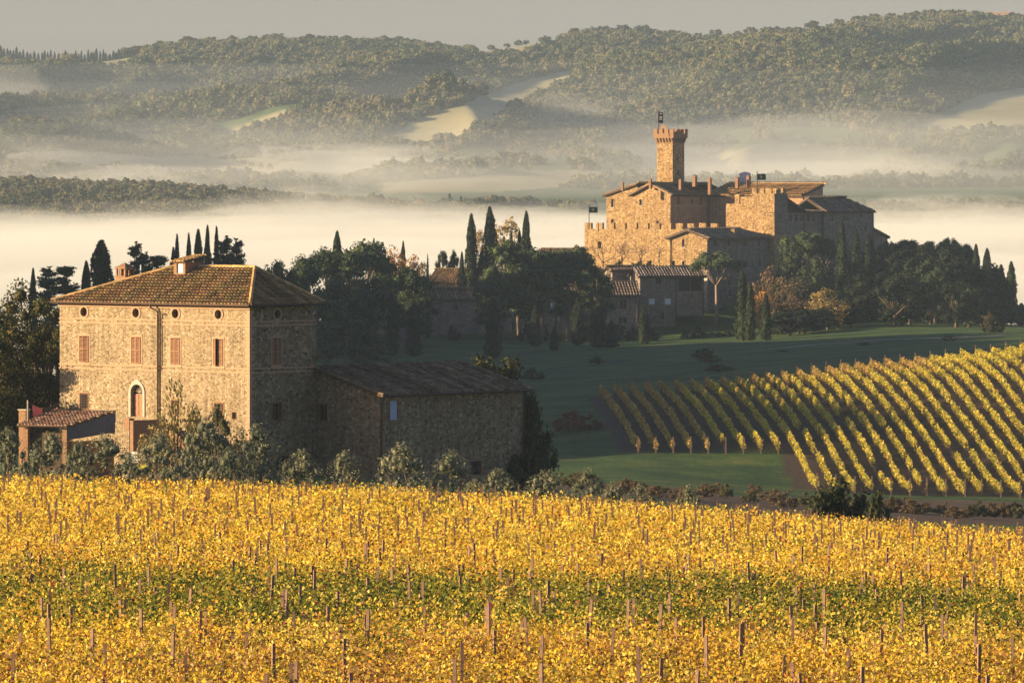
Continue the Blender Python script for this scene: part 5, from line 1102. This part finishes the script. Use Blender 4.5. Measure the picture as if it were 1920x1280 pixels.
tag(rest.build('distant_vine_posts', M['post']), 'the many small far vine posts toward the top of the golden vineyard', 'posts', kind='stuff')

# ------------------------------------------------------------------ the striped vineyard on the right
VC2 = [(.62, .52, .05), (.46, .44, .05), (.72, .56, .07), (.32, .34, .05), (.8, .6, .09)]
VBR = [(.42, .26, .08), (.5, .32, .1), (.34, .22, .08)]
nrow = 0
for i in range(36):
    xt = 12.4 + i * 2.14; r_ = np.random.default_rng(900 + i)
    Dn = 783 if i < 9 else 748 - min(2, i % 3); Df = 902 + min(7, max(0, i - 12)) * .7
    if xt / Df * F + 960 > 2010: break
    d = np.arange(Dn, Df, .09); x = xt - .026 * (d - 900) - .0 * d + .06 * np.sin(d * .21 + i)
    gap = vnoise(d * .35 + i * 31, d * 0 + i) > -.62; d = d[gap]; x = x[gap]; per = 3; n_ = len(d) * per; ii = np.repeat(np.arange(len(d)), per)
    vg = .9 + .3 * vnoise(d[ii] * .9, d[ii] * 0 + i * 7); t = r_.uniform(0, 6.28, n_); q_ = np.sqrt(r_.uniform(.2, 1, n_))
    X = x[ii] + np.cos(t) * q_ * .27 * vg; Y = d[ii] + r_.uniform(0, .1, n_); Z = ground(X, Y) + 1.0 + np.sin(t) * q_ * .62 * vg * (1 + .25 * vnoise(Y * 2.1, Y * 0 + i * 13))
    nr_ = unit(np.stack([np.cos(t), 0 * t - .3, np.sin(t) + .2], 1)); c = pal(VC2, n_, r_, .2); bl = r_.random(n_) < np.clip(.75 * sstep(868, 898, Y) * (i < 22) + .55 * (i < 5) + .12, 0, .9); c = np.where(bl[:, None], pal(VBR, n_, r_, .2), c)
    V, q = leaf_arrays(np.stack([X, Y, Z], 1), nr_, .17, .8, .45, r_)
    org = Vector((xt, (Dn + Df) / 2, gz(xt, (Dn + Df) / 2))); V = V - np.array(org)
    side = 'farthest left row of the striped vineyard, short and browning' if i == 0 else None
    words_ = ['', 'second', 'third', 'fourth', 'fifth', 'sixth', 'seventh', 'eighth', 'ninth', 'tenth', 'eleventh', 'twelfth', 'thirteenth', 'fourteenth', 'fifteenth', 'sixteenth', 'seventeenth', 'eighteenth', 'nineteenth', 'twentieth', 'twenty-first', 'twenty-second', 'twenty-third', 'twenty-fourth', 'twenty-fifth', 'twenty-sixth', 'twenty-seventh', 'twenty-eighth', 'twenty-ninth', 'thirtieth', 'thirty-first', 'thirty-second', 'thirty-third', 'thirty-fourth', 'thirty-fifth', 'thirty-sixth', 'thirty-seventh']
    lb = side or '%s row from the left of the striped vineyard, %s' % (words_[i], 'short, browning and partly in shade' if i < 9 else 'long, running down to the brown scrub')
    vr = thing('vine_row', org, lb, 'vine row', 'rows of the striped vineyard on the far slope')
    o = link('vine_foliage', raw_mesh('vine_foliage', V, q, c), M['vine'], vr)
    m_ = MB(); pm_ = MB()
    for dd in (Df + .3, Dn - .4): xx = xt - .026 * (dd - 900); z = gz(xx, dd); pm_ = MB(); pm_.box((xx-.07, dd-.07, z-.2), (.14, 0, 0), (0, .14, 0), (0, 0, 2.3)); pm_.build('end_post', M['post'], vr)
    for dd in np.arange(Dn + 1, Df, 1.1): xx = xt - .026 * (dd - 900); z = gz(xx, dd); m_.box((xx-.04, dd-.04, z-.1), (.08, 0, 0), (0, .08, 0), (0, 0, 1.0))
    s_ = m_.build('vine_stems', M['bark'], vr); s_['kind'] = 'stuff'; nrow += 1
print('rows', nrow)

# ------------------------------------------------------------------ olive trees along the far edge of the golden vineyard
OL = [(-30, 800, 90, 398), (16, 803, 78, 392), (95, 812, 95, 396), (150, 828, 60, 402), (197, 815, 100, 398), (240, 850, 60, 392), (300, 812, 88, 400), (345, 845, 60, 393), (385, 783, 92, 404), (430, 840, 60, 395), (482, 797, 92, 402), (565, 845, 82, 394), (648, 846, 76, 396), (752, 832, 92, 394), (848, 846, 88, 396), (890, 900, 60, 388),
      (935, 880, 80, 390), (1022, 884, 100, 388), (1104, 880, 66, 392), (1150, 905, 60, 386), (1200, 908, 66, 390), (1290, 911, 52, 384)]
OLW = ['at the left edge of the picture', 'second from the left edge', 'hiding the left pier of the shed', 'small one between the shed piers', 'right of the shed', 'low one in front of the white tank', 'just right of the white tank', 'low one under the climbing shrub', 'tall one below the green climber', 'low one in the gap left of the house corner', 'tall one below the sunlit corner of the farmhouse', 'narrow one against the dark farmhouse end wall', 'slim one just left of the barn downpipe', 'tallest one in front of the barn wall', 'broad leafy one before the middle of the barn', 'low one before the barn, with yellow vine tips beside it',
       'short one near the right end of the barn', 'wide one at the barn corner', 'first one standing clear right of the barn', 'low spreading one on the brown bank', 'low grey one beyond the brown bank', 'small isolated rightmost one']
for (px, top, wpx, D), wds in zip(OL, OLW): tree('olive', px, top - 3, wpx * 1.16, D + (6 if int(px) % 2 else -6), 'silvery grey-green olive tree, ' + wds, 'olive trees along the edge of the golden vineyard')
for px, top, wpx, D in ((310, 878, 60, 372), (470, 893, 40, 368), (360, 890, 40, 370), (880, 905, 40, 366), (40, 870, 60, 376), (1060, 920, 60, 366)):
    tree('olive', px, top, wpx, D, {310: 'tiny grey olive sapling below the wide olive near the tank', 470: 'tiny grey olive sapling in front of the house corner', 360: 'olive sapling among vines left of the house corner', 880: 'olive sapling before the barn with vines at its foot', 40: 'low olive bush at the far left vineyard edge', 1060: 'low olive bush at the vineyard edge right of the barn'}[px], None, 'sapling', 'olive_sapling')
# trees round the farm
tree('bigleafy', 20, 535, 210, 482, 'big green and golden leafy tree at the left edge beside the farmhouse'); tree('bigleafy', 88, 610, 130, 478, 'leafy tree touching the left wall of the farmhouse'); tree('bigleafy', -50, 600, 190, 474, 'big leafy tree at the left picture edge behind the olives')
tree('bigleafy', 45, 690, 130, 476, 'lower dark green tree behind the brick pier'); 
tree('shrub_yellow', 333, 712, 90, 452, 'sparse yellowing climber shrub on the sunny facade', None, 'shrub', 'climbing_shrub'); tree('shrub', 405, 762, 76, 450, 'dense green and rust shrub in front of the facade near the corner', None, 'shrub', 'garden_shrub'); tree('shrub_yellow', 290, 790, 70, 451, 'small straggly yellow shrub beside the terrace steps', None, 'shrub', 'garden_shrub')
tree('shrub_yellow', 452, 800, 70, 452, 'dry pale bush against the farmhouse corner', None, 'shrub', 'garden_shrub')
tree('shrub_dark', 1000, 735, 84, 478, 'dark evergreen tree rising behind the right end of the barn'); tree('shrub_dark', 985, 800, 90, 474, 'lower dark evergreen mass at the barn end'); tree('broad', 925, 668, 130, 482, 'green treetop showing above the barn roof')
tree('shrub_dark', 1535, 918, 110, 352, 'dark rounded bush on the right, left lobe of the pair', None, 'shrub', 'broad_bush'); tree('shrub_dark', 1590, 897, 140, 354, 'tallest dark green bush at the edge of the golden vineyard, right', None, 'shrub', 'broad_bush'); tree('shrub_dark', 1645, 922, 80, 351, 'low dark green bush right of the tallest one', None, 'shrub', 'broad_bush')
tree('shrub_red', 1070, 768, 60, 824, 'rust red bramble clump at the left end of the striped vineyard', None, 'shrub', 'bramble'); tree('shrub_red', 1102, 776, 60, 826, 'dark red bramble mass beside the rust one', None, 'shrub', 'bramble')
for i in range(34):
    px = 1060 + i * 26 + rng.uniform(-12, 12); D = rng.uniform(566, 690); 
    if px > 1460 and D > 640: D = 600
    tree('shrub_brown' if rng.random() < .45 else 'shrub', px, HY - F * (GP(px, D).z + rng.uniform(.7, 1.6)) / D, rng.uniform(26, 70), D, 'low brown scrub bush on the rough bank above the golden vineyard', 'scrub bushes on the rough bank', 'shrub', 'scrub_bush')

# ------------------------------------------------------------------ skyline trees behind the farmhouse
for k_, px, top, w_, D, l in (('cypress', 62, 503, 17, 920, 'thin cypress at far left above the leafy tree'), ('conifer', 92, 503, 42, 925, 'ragged dark conifer right of the far left cypress'), ('conifer', 124, 500, 42, 935, 'pale feathery fir left of the farmhouse roof'),
        ('cypress', 162, 490, 26, 930, 'squat cypress at the left of the dense pair behind the roof'), ('cypress', 190, 451, 54, 935, 'broad tall dark cypress behind the left roof slope'), ('conifer', 256, 457, 32, 930, 'open-branched conifer right of the brick chimney'), ('conifer', 274, 476, 28, 932, 'short dark conifer behind the vent pipe'), ('conifer', 296, 480, 42, 928, 'spreading low conifer left of the dormer'),
        ('cypress', 325, 464, 17, 935, 'small dark cypress directly behind the dormer'), ('cypress', 332, 440, 17, 940, 'bent-tipped cypress above the dormer'), ('cypress', 354, 438, 16, 930, 'pale thin cypress right of the dormer'), ('cypress', 372, 431, 25, 935, 'dark full cypress above the ridge, leftmost of the tight pair'), ('cypress', 389, 423, 18, 932, 'tallest slender cypress above the farmhouse ridge'),
        ('cypress', 406, 426, 18, 940, 'grey slender cypress right of the tallest'), ('conifer', 425, 447, 40, 935, 'bushy ragged conifer above the ridge'), ('conifer', 443, 452, 34, 945, 'second bushy conifer above the ridge, at its right'), ('pine', 512, 489, 58, 985, 'round green pine above the right roof slope'), ('pine', 540, 505, 46, 988, 'lower pine at the right of the roof, against the fog')):
    tree(k_, px, top, w_ * (2.1 if k_ == 'conifer' else 1.3), D, l, 'trees on the skyline behind the farmhouse')
# ------------------------------------------------------------------ pines and cypresses round the hamlet
for k_, px, top, w_, D, l in (('cypress', 632, 434, 34, 1310, 'broad cypress tip above the left pines'), ('cypress', 701, 447, 14, 1320, 'slim cypress tip between the left pines'), ('cypress', 756, 452, 15, 1350, 'cypress tip above the orange tree'), ('cypress', 802, 477, 9, 1330, 'needle-thin cypress left of the low stone house'),
        ('dark', 829, 470, 22, 1385, 'left half of the round clipped evergreen by the pale gable'), ('dark', 849, 469, 22, 1386, 'right half of the round clipped evergreen by the pale gable'), ('cypress', 866, 472, 16, 1347, 'short cypress at the foot of the tallest ones'), ('cypress', 884, 401, 29, 1347, 'tall cypress, left of the three giants'), ('cypress', 918, 388, 35, 1348, 'tallest widest cypress, middle of the three giants'),
        ('cypress', 903, 470, 24, 1347, 'dark cypress filling the gap between two giants'), ('cypress', 987, 396, 28, 1347, 'tall pointed cypress, right of the three giants'), ('cypress', 974, 432, 18, 1349, 'shorter cypress leaning on the right giant'), ('cypress', 945, 442, 12, 1355, 'small cypress tip before the yellow tree'), ('cypress', 959, 434, 12, 1357, 'second small cypress tip before the yellow tree'),
        ('yellow', 950, 408, 70, 1375, 'golden yellow poplar between the giant cypresses'), ('yellow', 893, 430, 40, 1378, 'pale yellow tree peeping left of the tallest cypress'), ('orange', 740, 462, 66, 1340, 'bright orange autumn tree above the left pines'), ('orange', 783, 478, 48, 1342, 'paler orange autumn tree next to the thin cypress'), ('orange', 715, 470, 34, 1345, 'orange tree top left of the bright orange one'),
        ('bare', 838, 508, 40, 1362, 'grey leafless bush by the pale gable')):
    tree(k_, px, top, w_, D, l)
PN = [(575, 480, 80, 1240, 'leftmost'), (612, 466, 84, 1262, 'tall bushy'), (560, 505, 60, 1225, 'low leftmost'), (655, 468, 80, 1275, 'dark'), (692, 452, 96, 1280, 'tallest bright-topped'), (720, 488, 74, 1285, 'shaded right-hand'), (640, 522, 90, 1180, 'front bushy'), (675, 548, 76, 1175, 'front lower'), (610, 560, 80, 1150, 'nearest pale green'), (650, 600, 80, 1130, 'lowest front'), (700, 600, 60, 1150, 'low dark'),
      (762, 500, 62, 1262, 'small round-topped'), (790, 515, 52, 1268, 'slighter round-topped'), (775, 560, 66, 1258, 'lower-branched')]
for px, t_, w_, D, l in PN: tree('pine', px, t_, w_, D, l + ' blue-green pine in the grove left of the hamlet' , 'pines of the left grove')
for px, t_, w_, D, l in ((945, 450, 104, 1290, 'tall lit spreading pine, first left of the roadside row'), (975, 470, 90, 1295, 'broad green pine, second of the roadside row'), (925, 520, 70, 1285, 'low hanging pine bough tree over the low house'), (1015, 466, 84, 1300, 'full-crowned pine in the middle of the roadside row'), (1050, 468, 80, 1303, 'umbrella pine left of the castle wall'), (1085, 462, 84, 1306, 'umbrella pine touching the castle wall corner'), (1120, 498, 66, 1308, 'darker low bushy pine under the castle wall'), (1000, 495, 80, 1292, 'second-rank bushy pine low in the row'), (1065, 500, 80, 1296, 'second-rank bushy pine near the wall')):
    o = tree('umbrella' if 'umbrella' in l else 'pine', px, t_, w_, D, l)
for px, t_, w_, D, z_, l in ((735, 548, 26, 1235, 0, 'at the left end of the meadow, beside the pines'), (776, 560, 26, 1215, 0, 'before the small round pines'), (924, 558, 30, 1175, 0, 'tall one before the low house end'), (1003, 571, 20, 1235, 0, 'short one by the white shutter'), (1039, 612, 16, 1195, 0, 'lowest small one'), (1083, 558, 24, 1240, 0, 'slim one before the middle house'), (1123, 562, 34, 1205, 0, 'ragged broad one before the pale roof'), (1146, 600, 26, 1210, 0, 'ragged short one beside the broad one'), (1208, 568, 22, 1235, 0, 'one between the two tall houses'),
        (1392, 505, 26, 1225, 0, 'taller left twin on the bank below the turret'), (1407, 530, 20, 1222, 0, 'shorter right twin on the bank below the turret'), (1436, 548, 22, 1220, 0, 'separate one right of the twin')):
    tree('cypress', px, t_, w_, D, 'dark green cypress, ' + l, 'cypresses on the meadow edge')
tree('umbrella', 1343, 470, 96, 1345, 'lone umbrella pine in front of the shaded stone house', None)
# castle hill wood
for k_, px, t_, w_, D, l in (('umbrella', 1508, 435, 84, 1352, 'spreading pine lit on top beside the castle side wall'), ('umbrella', 1540, 440, 60, 1356, 'pine half behind the tall cypress'), ('dark', 1490, 462, 70, 1345, 'dark rounded oak at the turret foot'), ('dark', 1520, 480, 80, 1335, 'dark oak under the lit pine'),
        ('cypress', 1579, 415, 26, 1340, 'tall cypress before the hipped hall'), ('cypress', 1606, 430, 26, 1345, 'shorter cypress right of the tall one by the hall'), ('cypress', 1630, 440, 28, 1348, 'third cypress at the hall end'), ('brown', 1478, 520, 76, 1325, 'brown autumn tree on the slope below the turret'), ('brown', 1440, 500, 60, 1330, 'russet autumn tree against the shaded house'), ('brown', 1500, 560, 70, 1300, 'bare-looking brown tree lower on the slope'),
        ('yellow', 1553, 540, 70, 1290, 'sunlit yellow autumn tree on the dark wooded slope'), ('orange', 1425, 545, 46, 1300, 'small rusty tree by the twin cypresses'), ('brown', 1710 + 145, 585, 24, 1180, 'small brown shrub by the track')):
    tree(k_, px, t_, w_, D, l)
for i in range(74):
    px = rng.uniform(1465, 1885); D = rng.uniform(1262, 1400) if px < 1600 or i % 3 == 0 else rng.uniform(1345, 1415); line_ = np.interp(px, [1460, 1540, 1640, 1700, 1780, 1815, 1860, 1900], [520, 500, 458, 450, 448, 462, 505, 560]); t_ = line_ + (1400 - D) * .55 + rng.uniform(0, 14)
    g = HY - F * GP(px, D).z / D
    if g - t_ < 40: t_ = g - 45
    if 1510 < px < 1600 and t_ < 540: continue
    tree('holm' if i % 6 else 'dark', px, t_, rng.uniform(60, 96), D, 'evergreen in the dense wood right of the castle, most with shade put into the leaf colour', 'evergreens of the dense castle wood')
for px, t_, w_, l in ((1665, 452, 44, 'rounded treetop nearest the castle, on the wood skyline'), (1700, 449, 52, 'second rounded treetop on the wood skyline'), (1742, 452, 52, 'middle rounded treetop on the wood skyline'), (1780, 446, 54, 'highest rounded treetop on the wood skyline'), (1808, 457, 44, 'last rounded treetop before the pointed cypresses')): tree('umbrella', px, t_, w_, 1400, l)
for px, t_, w_, D, l in ((1830, 458, 26, 1370, 'first pointed cypress on the right skyline of the wood'), (1851, 466, 30, 1365, 'full cypress right of the first pointed one'), (1877, 496, 24, 1360, 'slim cypress before the last one'), (1896, 490, 24, 1355, 'last tall pointed cypress at the right edge'), (1915, 568, 24, 1350, 'short cypress at the right picture edge')): tree('cypress', px, t_, w_, D, l)
for k, (px, t_, w_, D, wd) in enumerate(((1318, 652, 44, 1075, 'upper one of the diagonal clump on the meadow'), (1332, 664, 44, 1040, 'middle one of the diagonal clump on the meadow'), (1350, 682, 52, 985, 'lowest one of the diagonal clump on the meadow'), (1120, 668, 30, 1080, 'alone on the meadow left of the diagonal clump'), (1000, 690, 40, 1010, 'at the left of the dark meadow'), (1470, 655, 26, 1090, 'beside the farm track'), (1620, 640, 22, 1095, 'small one right of the start of the farm track'), (1780, 628, 26, 1110, 'on the track verge toward the right'), (1862, 590, 40, 1180, 'under the right end of the castle wood'))):
    tree('shrub_dark', px, t_, w_, D, 'dark shrub in the shade, ' + wd, None, 'shrub', 'meadow_shrub')
# bare trees and clipped bushes before the castle wall
for px, t_, w_, D, l in ((1131, 452, 66, 1376, 'leafless tree at the left of the sunlit castle wall'), (1166, 448, 60, 1379, 'second leafless tree along the castle wall'), (1200, 456, 44, 1378, 'thin leafless tree in the middle of the castle wall'), (1236, 458, 44, 1376, 'leafless tree with ivy next to the gabled house')): tree('bare', px, t_, w_, D, l, None, 'tree', None, None, ZY(510, 1378))
for px, t_, w_, D, l in ((1160, 489, 32, 1370, 'round clipped bush under the castle wall, left'), (1195, 488, 34, 1369, 'wide clipped bush under the castle wall, middle'), (1218, 488, 26, 1369, 'clipped bush under the castle wall, right')): tree('shrub_dark', px, t_, w_, D, l, None, 'shrub', 'clipped_bush', None, ZY(516, 1369))
# shadowy shrubs at the foot of the hamlet
for i in range(14):
    px = [850, 985, 1015, 1060, 1105, 1165, 1190, 1225, 1290, 1310, 1340, 1370, 1460, 1500][i]; D = 1292 + rng.uniform(-14, 14)
    tree('shrub_dark', px, 612 + rng.uniform(-8, 14), rng.uniform(24, 44), D, 'low dark shrub in the shade at the foot of the hamlet houses', 'shrubs at the foot of the hamlet', 'shrub', 'garden_shrub')
# ridge trees on the mountain skyline
rc = lambda px: float(np.interp(px, FC, crest))
px = -5.0; i = 0
while px < 265:
    hpx = rng.uniform(13, 24) * (1 if px < 200 else .8); tree('cypress', px, rc(px) - hpx - 3, rng.uniform(5, 8), 5195, 'tiny cypress in the long row along the left mountain ridge', 'cypresses in a row on the left ridge'); px += rng.uniform(4, 8)
for a, b, st in ((236, 860, 11), (860, 1120, 22), (1120, 1290, 12), (1290, 1560, 24), (1560, 1830, 13)):
    px = a
    while px < b:
        s_ = rng.uniform(9, 24); tree('broad', px, rc(px) - s_ * .9, s_ * 1.1, 5192, 'small round tree on the hazy mountain skyline', 'round trees along the mountain skyline'); px += st * rng.uniform(.5, 1.5)
for k_, px, t_, w_, l in (('cypress', 843, 362, 9, 'taller misty cypress beyond the fog'), ('cypress', 864, 367, 8, 'shorter misty cypress beyond the fog'), ('cypress', 741, 372, 5, 'tiny misty cypress left of the white farmhouse'), ('broad', 935, 366, 26, 'large round misty tree beyond the fog'), ('broad', 900, 370, 30, 'wide misty tree beyond the fog'), ('broad', 970, 372, 30, 'misty tree right of the large round one')): tree(k_, px, t_, w_, 2870, l)

# ------------------------------------------------------------------ fog and haze
def vol(name, density, color=(.93, .95, .88), g=0.0):
    m = bpy.data.materials.new(name); m.use_nodes = True; n = m.node_tree; n.nodes.clear(); o = n.nodes.new('ShaderNodeOutputMaterial'); v = n.nodes.new('ShaderNodeVolumePrincipled')
    v.inputs['Color'].default_value = (*color, 1); v.inputs['Density'].default_value = density; v.inputs['Anisotropy'].default_value = g; n.links.new(v.outputs[0], o.inputs['Volume']); return m
def fog_slab(name, x0, x1, D0, D1, nx, nd, topf, botf, dens, label, color=(.93, .95, .88)):
    """closed sheet of fog whose thickness runs out to nothing at its rim"""
    xs = np.linspace(x0, x1, nx); ds = np.linspace(D0, D1, nd); X, Dd = np.meshgrid(xs, ds)
    s = (X - x0) / (x1 - x0); t = (Dd - D0) / (D1 - D0); rim = np.clip(np.minimum(np.minimum(s, 1 - s) * 8, np.minimum(t, 1 - t) * 7), 0, 1); rim = rim * rim * (3 - 2 * rim)
    tp = topf(X, Dd); bt = botf(X, Dd); tp = bt + .02 + np.maximum(tp - bt, 0) * rim
    idx = np.arange(nx * nd).reshape(nd, nx); q = np.stack([idx[:-1, :-1], idx[:-1, 1:], idx[1:, 1:], idx[1:, :-1]], -1).reshape(-1, 4); o = nx * nd
    ed = []
    for a, b in (list(zip(idx[0, :-1], idx[0, 1:])) + list(zip(idx[1:, 0], idx[:-1, 0])) + list(zip(idx[:-1, -1], idx[1:, -1])) + list(zip(idx[-1, 1:], idx[-1, :-1]))): ed.append((a + o, b + o, b, a))
    V = np.concatenate([np.stack([X, Dd, tp], -1).reshape(-1, 3), np.stack([X, Dd, bt], -1).reshape(-1, 3)]); Qq = np.concatenate([q, q[:, ::-1] + o, np.array(ed)])
    return tag(link(name, raw_mesh(name, V, Qq, None, True), vol(name, dens, color)), label, 'fog', kind='stuff')
def nz(a, sx, sd, ox): return lambda X, D: a * fbm(X * sx + ox, D * sd + ox, 4)
fog_slab('fog_sea', -420, 900, 1490, 2760, 170, 150, lambda X, D: -20.5 - 5.0 * sstep(2250, 2500, D) * sstep(20, -70, X) - 3 * sstep(50, 160, X) - 4 * sstep(2100, 1500, D) + 7 * fbm(X * .011, D * .0045, 5), lambda X, D: -110 + 0 * X, .0075, 'thick bright sea of fog filling the valley behind the castle hill')
fog_slab('fog_veil', -420, 900, 1700, 2800, 130, 90, lambda X, D: -16.5 + 6 * fbm(X * .012 + 5, D * .006, 5), lambda X, D: -24 + 0 * X, .0026, 'thin fog veil drifting over the fog sea')
fog_slab('fog_bank', -500, 1100, 3010, 4500, 150, 90, lambda X, D: 3 + 17 * sstep(3100, 4200, D) + 11 * fbm(X * .006 + 8, D * .004, 5), lambda X, D: -70 + 0 * X, .0011, 'pale fog bank lying between the valley woodland and the mountain')
fog_slab('valley_haze', -700, 1300, 2150, 5600, 90, 90, lambda X, D: 22 + 66 * sstep(2600, 5000, D) + 12 * fbm(X * .004 + 3, D * .003, 3), lambda X, D: -80 + 0 * X, 1.35e-4, 'soft haze pooled against the mountain slopes', (.88, .95, 1))
fog_slab('fog_veil', -420, 900, 1750, 2840, 130, 90, lambda X, D: -12.5 + 8 * fbm(X * .013 + 25, D * .007, 5), lambda X, D: -24 + 0 * X, .0010, 'upper ragged veil over the fog sea')
fog_slab('fog_bank', -500, 1100, 2960, 4700, 150, 90, lambda X, D: 14 + 30 * sstep(3100, 4300, D) + 24 * fbm(X * .006 + 48, D * .004, 5), lambda X, D: -70 + 0 * X, .0005, 'thin upper mist above the fog bank, ragged against the slopes')
def puff(label, px, py, D, wpx, hpx, dep, dens, seed):
    import bmesh
    bm = bmesh.new(); bmesh.ops.create_icosphere(bm, subdivisions=5, radius=1); c = PX(px, py, D); W, H = wpx / F * D / 2, hpx / F * D / 2
    co = np.array([v.co for v in bm.verts]); d = 1 + .45 * fbm(co[:, 0] * 2.2 + seed, co[:, 2] * 2.2 + co[:, 1] * 1.3, 5) 
    for v, k in zip(bm.verts, d): e_ = max(1e-3, 1 - v.co.x ** 2 - v.co.z ** 2) ** .9; v.co = Vector((v.co.x * k * W, (v.co.y + .002 * (1 if v.co.y > 0 else -1)) * e_ * k * dep, v.co.z * k * H))
    me = bpy.data.meshes.new('mist_wisp'); bm.to_mesh(me); bm.free(); me.polygons.foreach_set('use_smooth', [True] * len(me.polygons)); o = link('mist_wisp', me, vol('mist', dens)); o.location = c; return tag(o, label, 'mist', kind='stuff')
puff('wisp of mist hanging at the left edge of the mountain', -10, 185, 4250, 260, 130, 160, .0014, 1)
puff('faint mist patch in the ravine above the castle tower', 1060, 250, 4150, 420, 150, 240, .0011, 2)
puff('long mist streak low across the middle slopes', 620, 305, 3700, 520, 70, 260, .0034, 3)
puff('mist pouring from the gully at lower left', 120, 300, 3700, 460, 90, 260, .0034, 4)
puff('mist patch on the lower slopes behind the castle halls', 1420, 345, 3600, 520, 90, 220, .0026, 5)
for k, (px, py, w_, h_, wd) in enumerate(((60, 436, 420, 50, 'far left'), (330, 430, 460, 52, 'left, above the farmhouse roof'), (560, 400, 360, 60, 'between the two tree groups'), (760, 405, 380, 50, 'below the white farmhouse'), (1000, 415, 300, 40, 'behind the giant cypresses'), (1720, 425, 360, 80, 'right of the castle'), (1880, 415, 300, 60, 'at the right edge'))):
    puff('ragged top of the fog sea, ' + wd, px, py, 2440, w_ * 1.15, h_ * 1.7, 70, .0055, 20 + k)
for k, (px, py, D, w_, h_, dn, wd) in enumerate(((240, 345, 3300, 420, 70, .0022, 'over the fields left of centre'), (760, 330, 3350, 420, 80, .0020, 'above the white farmhouse'), (1120, 300, 3900, 340, 90, .0016, 'left of the castle tower'), (250, 225, 4350, 360, 60, .0012, 'in the fold of the left mountain'), (1650, 330, 3500, 420, 90, .0018, 'over the right-hand slopes'), (480, 262, 4200, 300, 50, .0014, 'along the foot of the left mountain'), (1780, 390, 2950, 380, 60, .0020, 'among the right valley trees'))):
    puff('drifting wisp of mist ' + wd, px, py, D, w_, h_, 150, dn, 40 + k)
hz = MB(); hz.box((-2300, -40, -170), (4600, 0, 0), (0, 7600, 0), (0, 0, 170 + 175)); o = hz.build('haze', None); o.data.materials.append(vol('haze', 5e-5, (.62, .82, 1))); tag(o, 'even pale morning haze over the whole valley', 'haze', kind='stuff')
print('objects', len(S.objects))
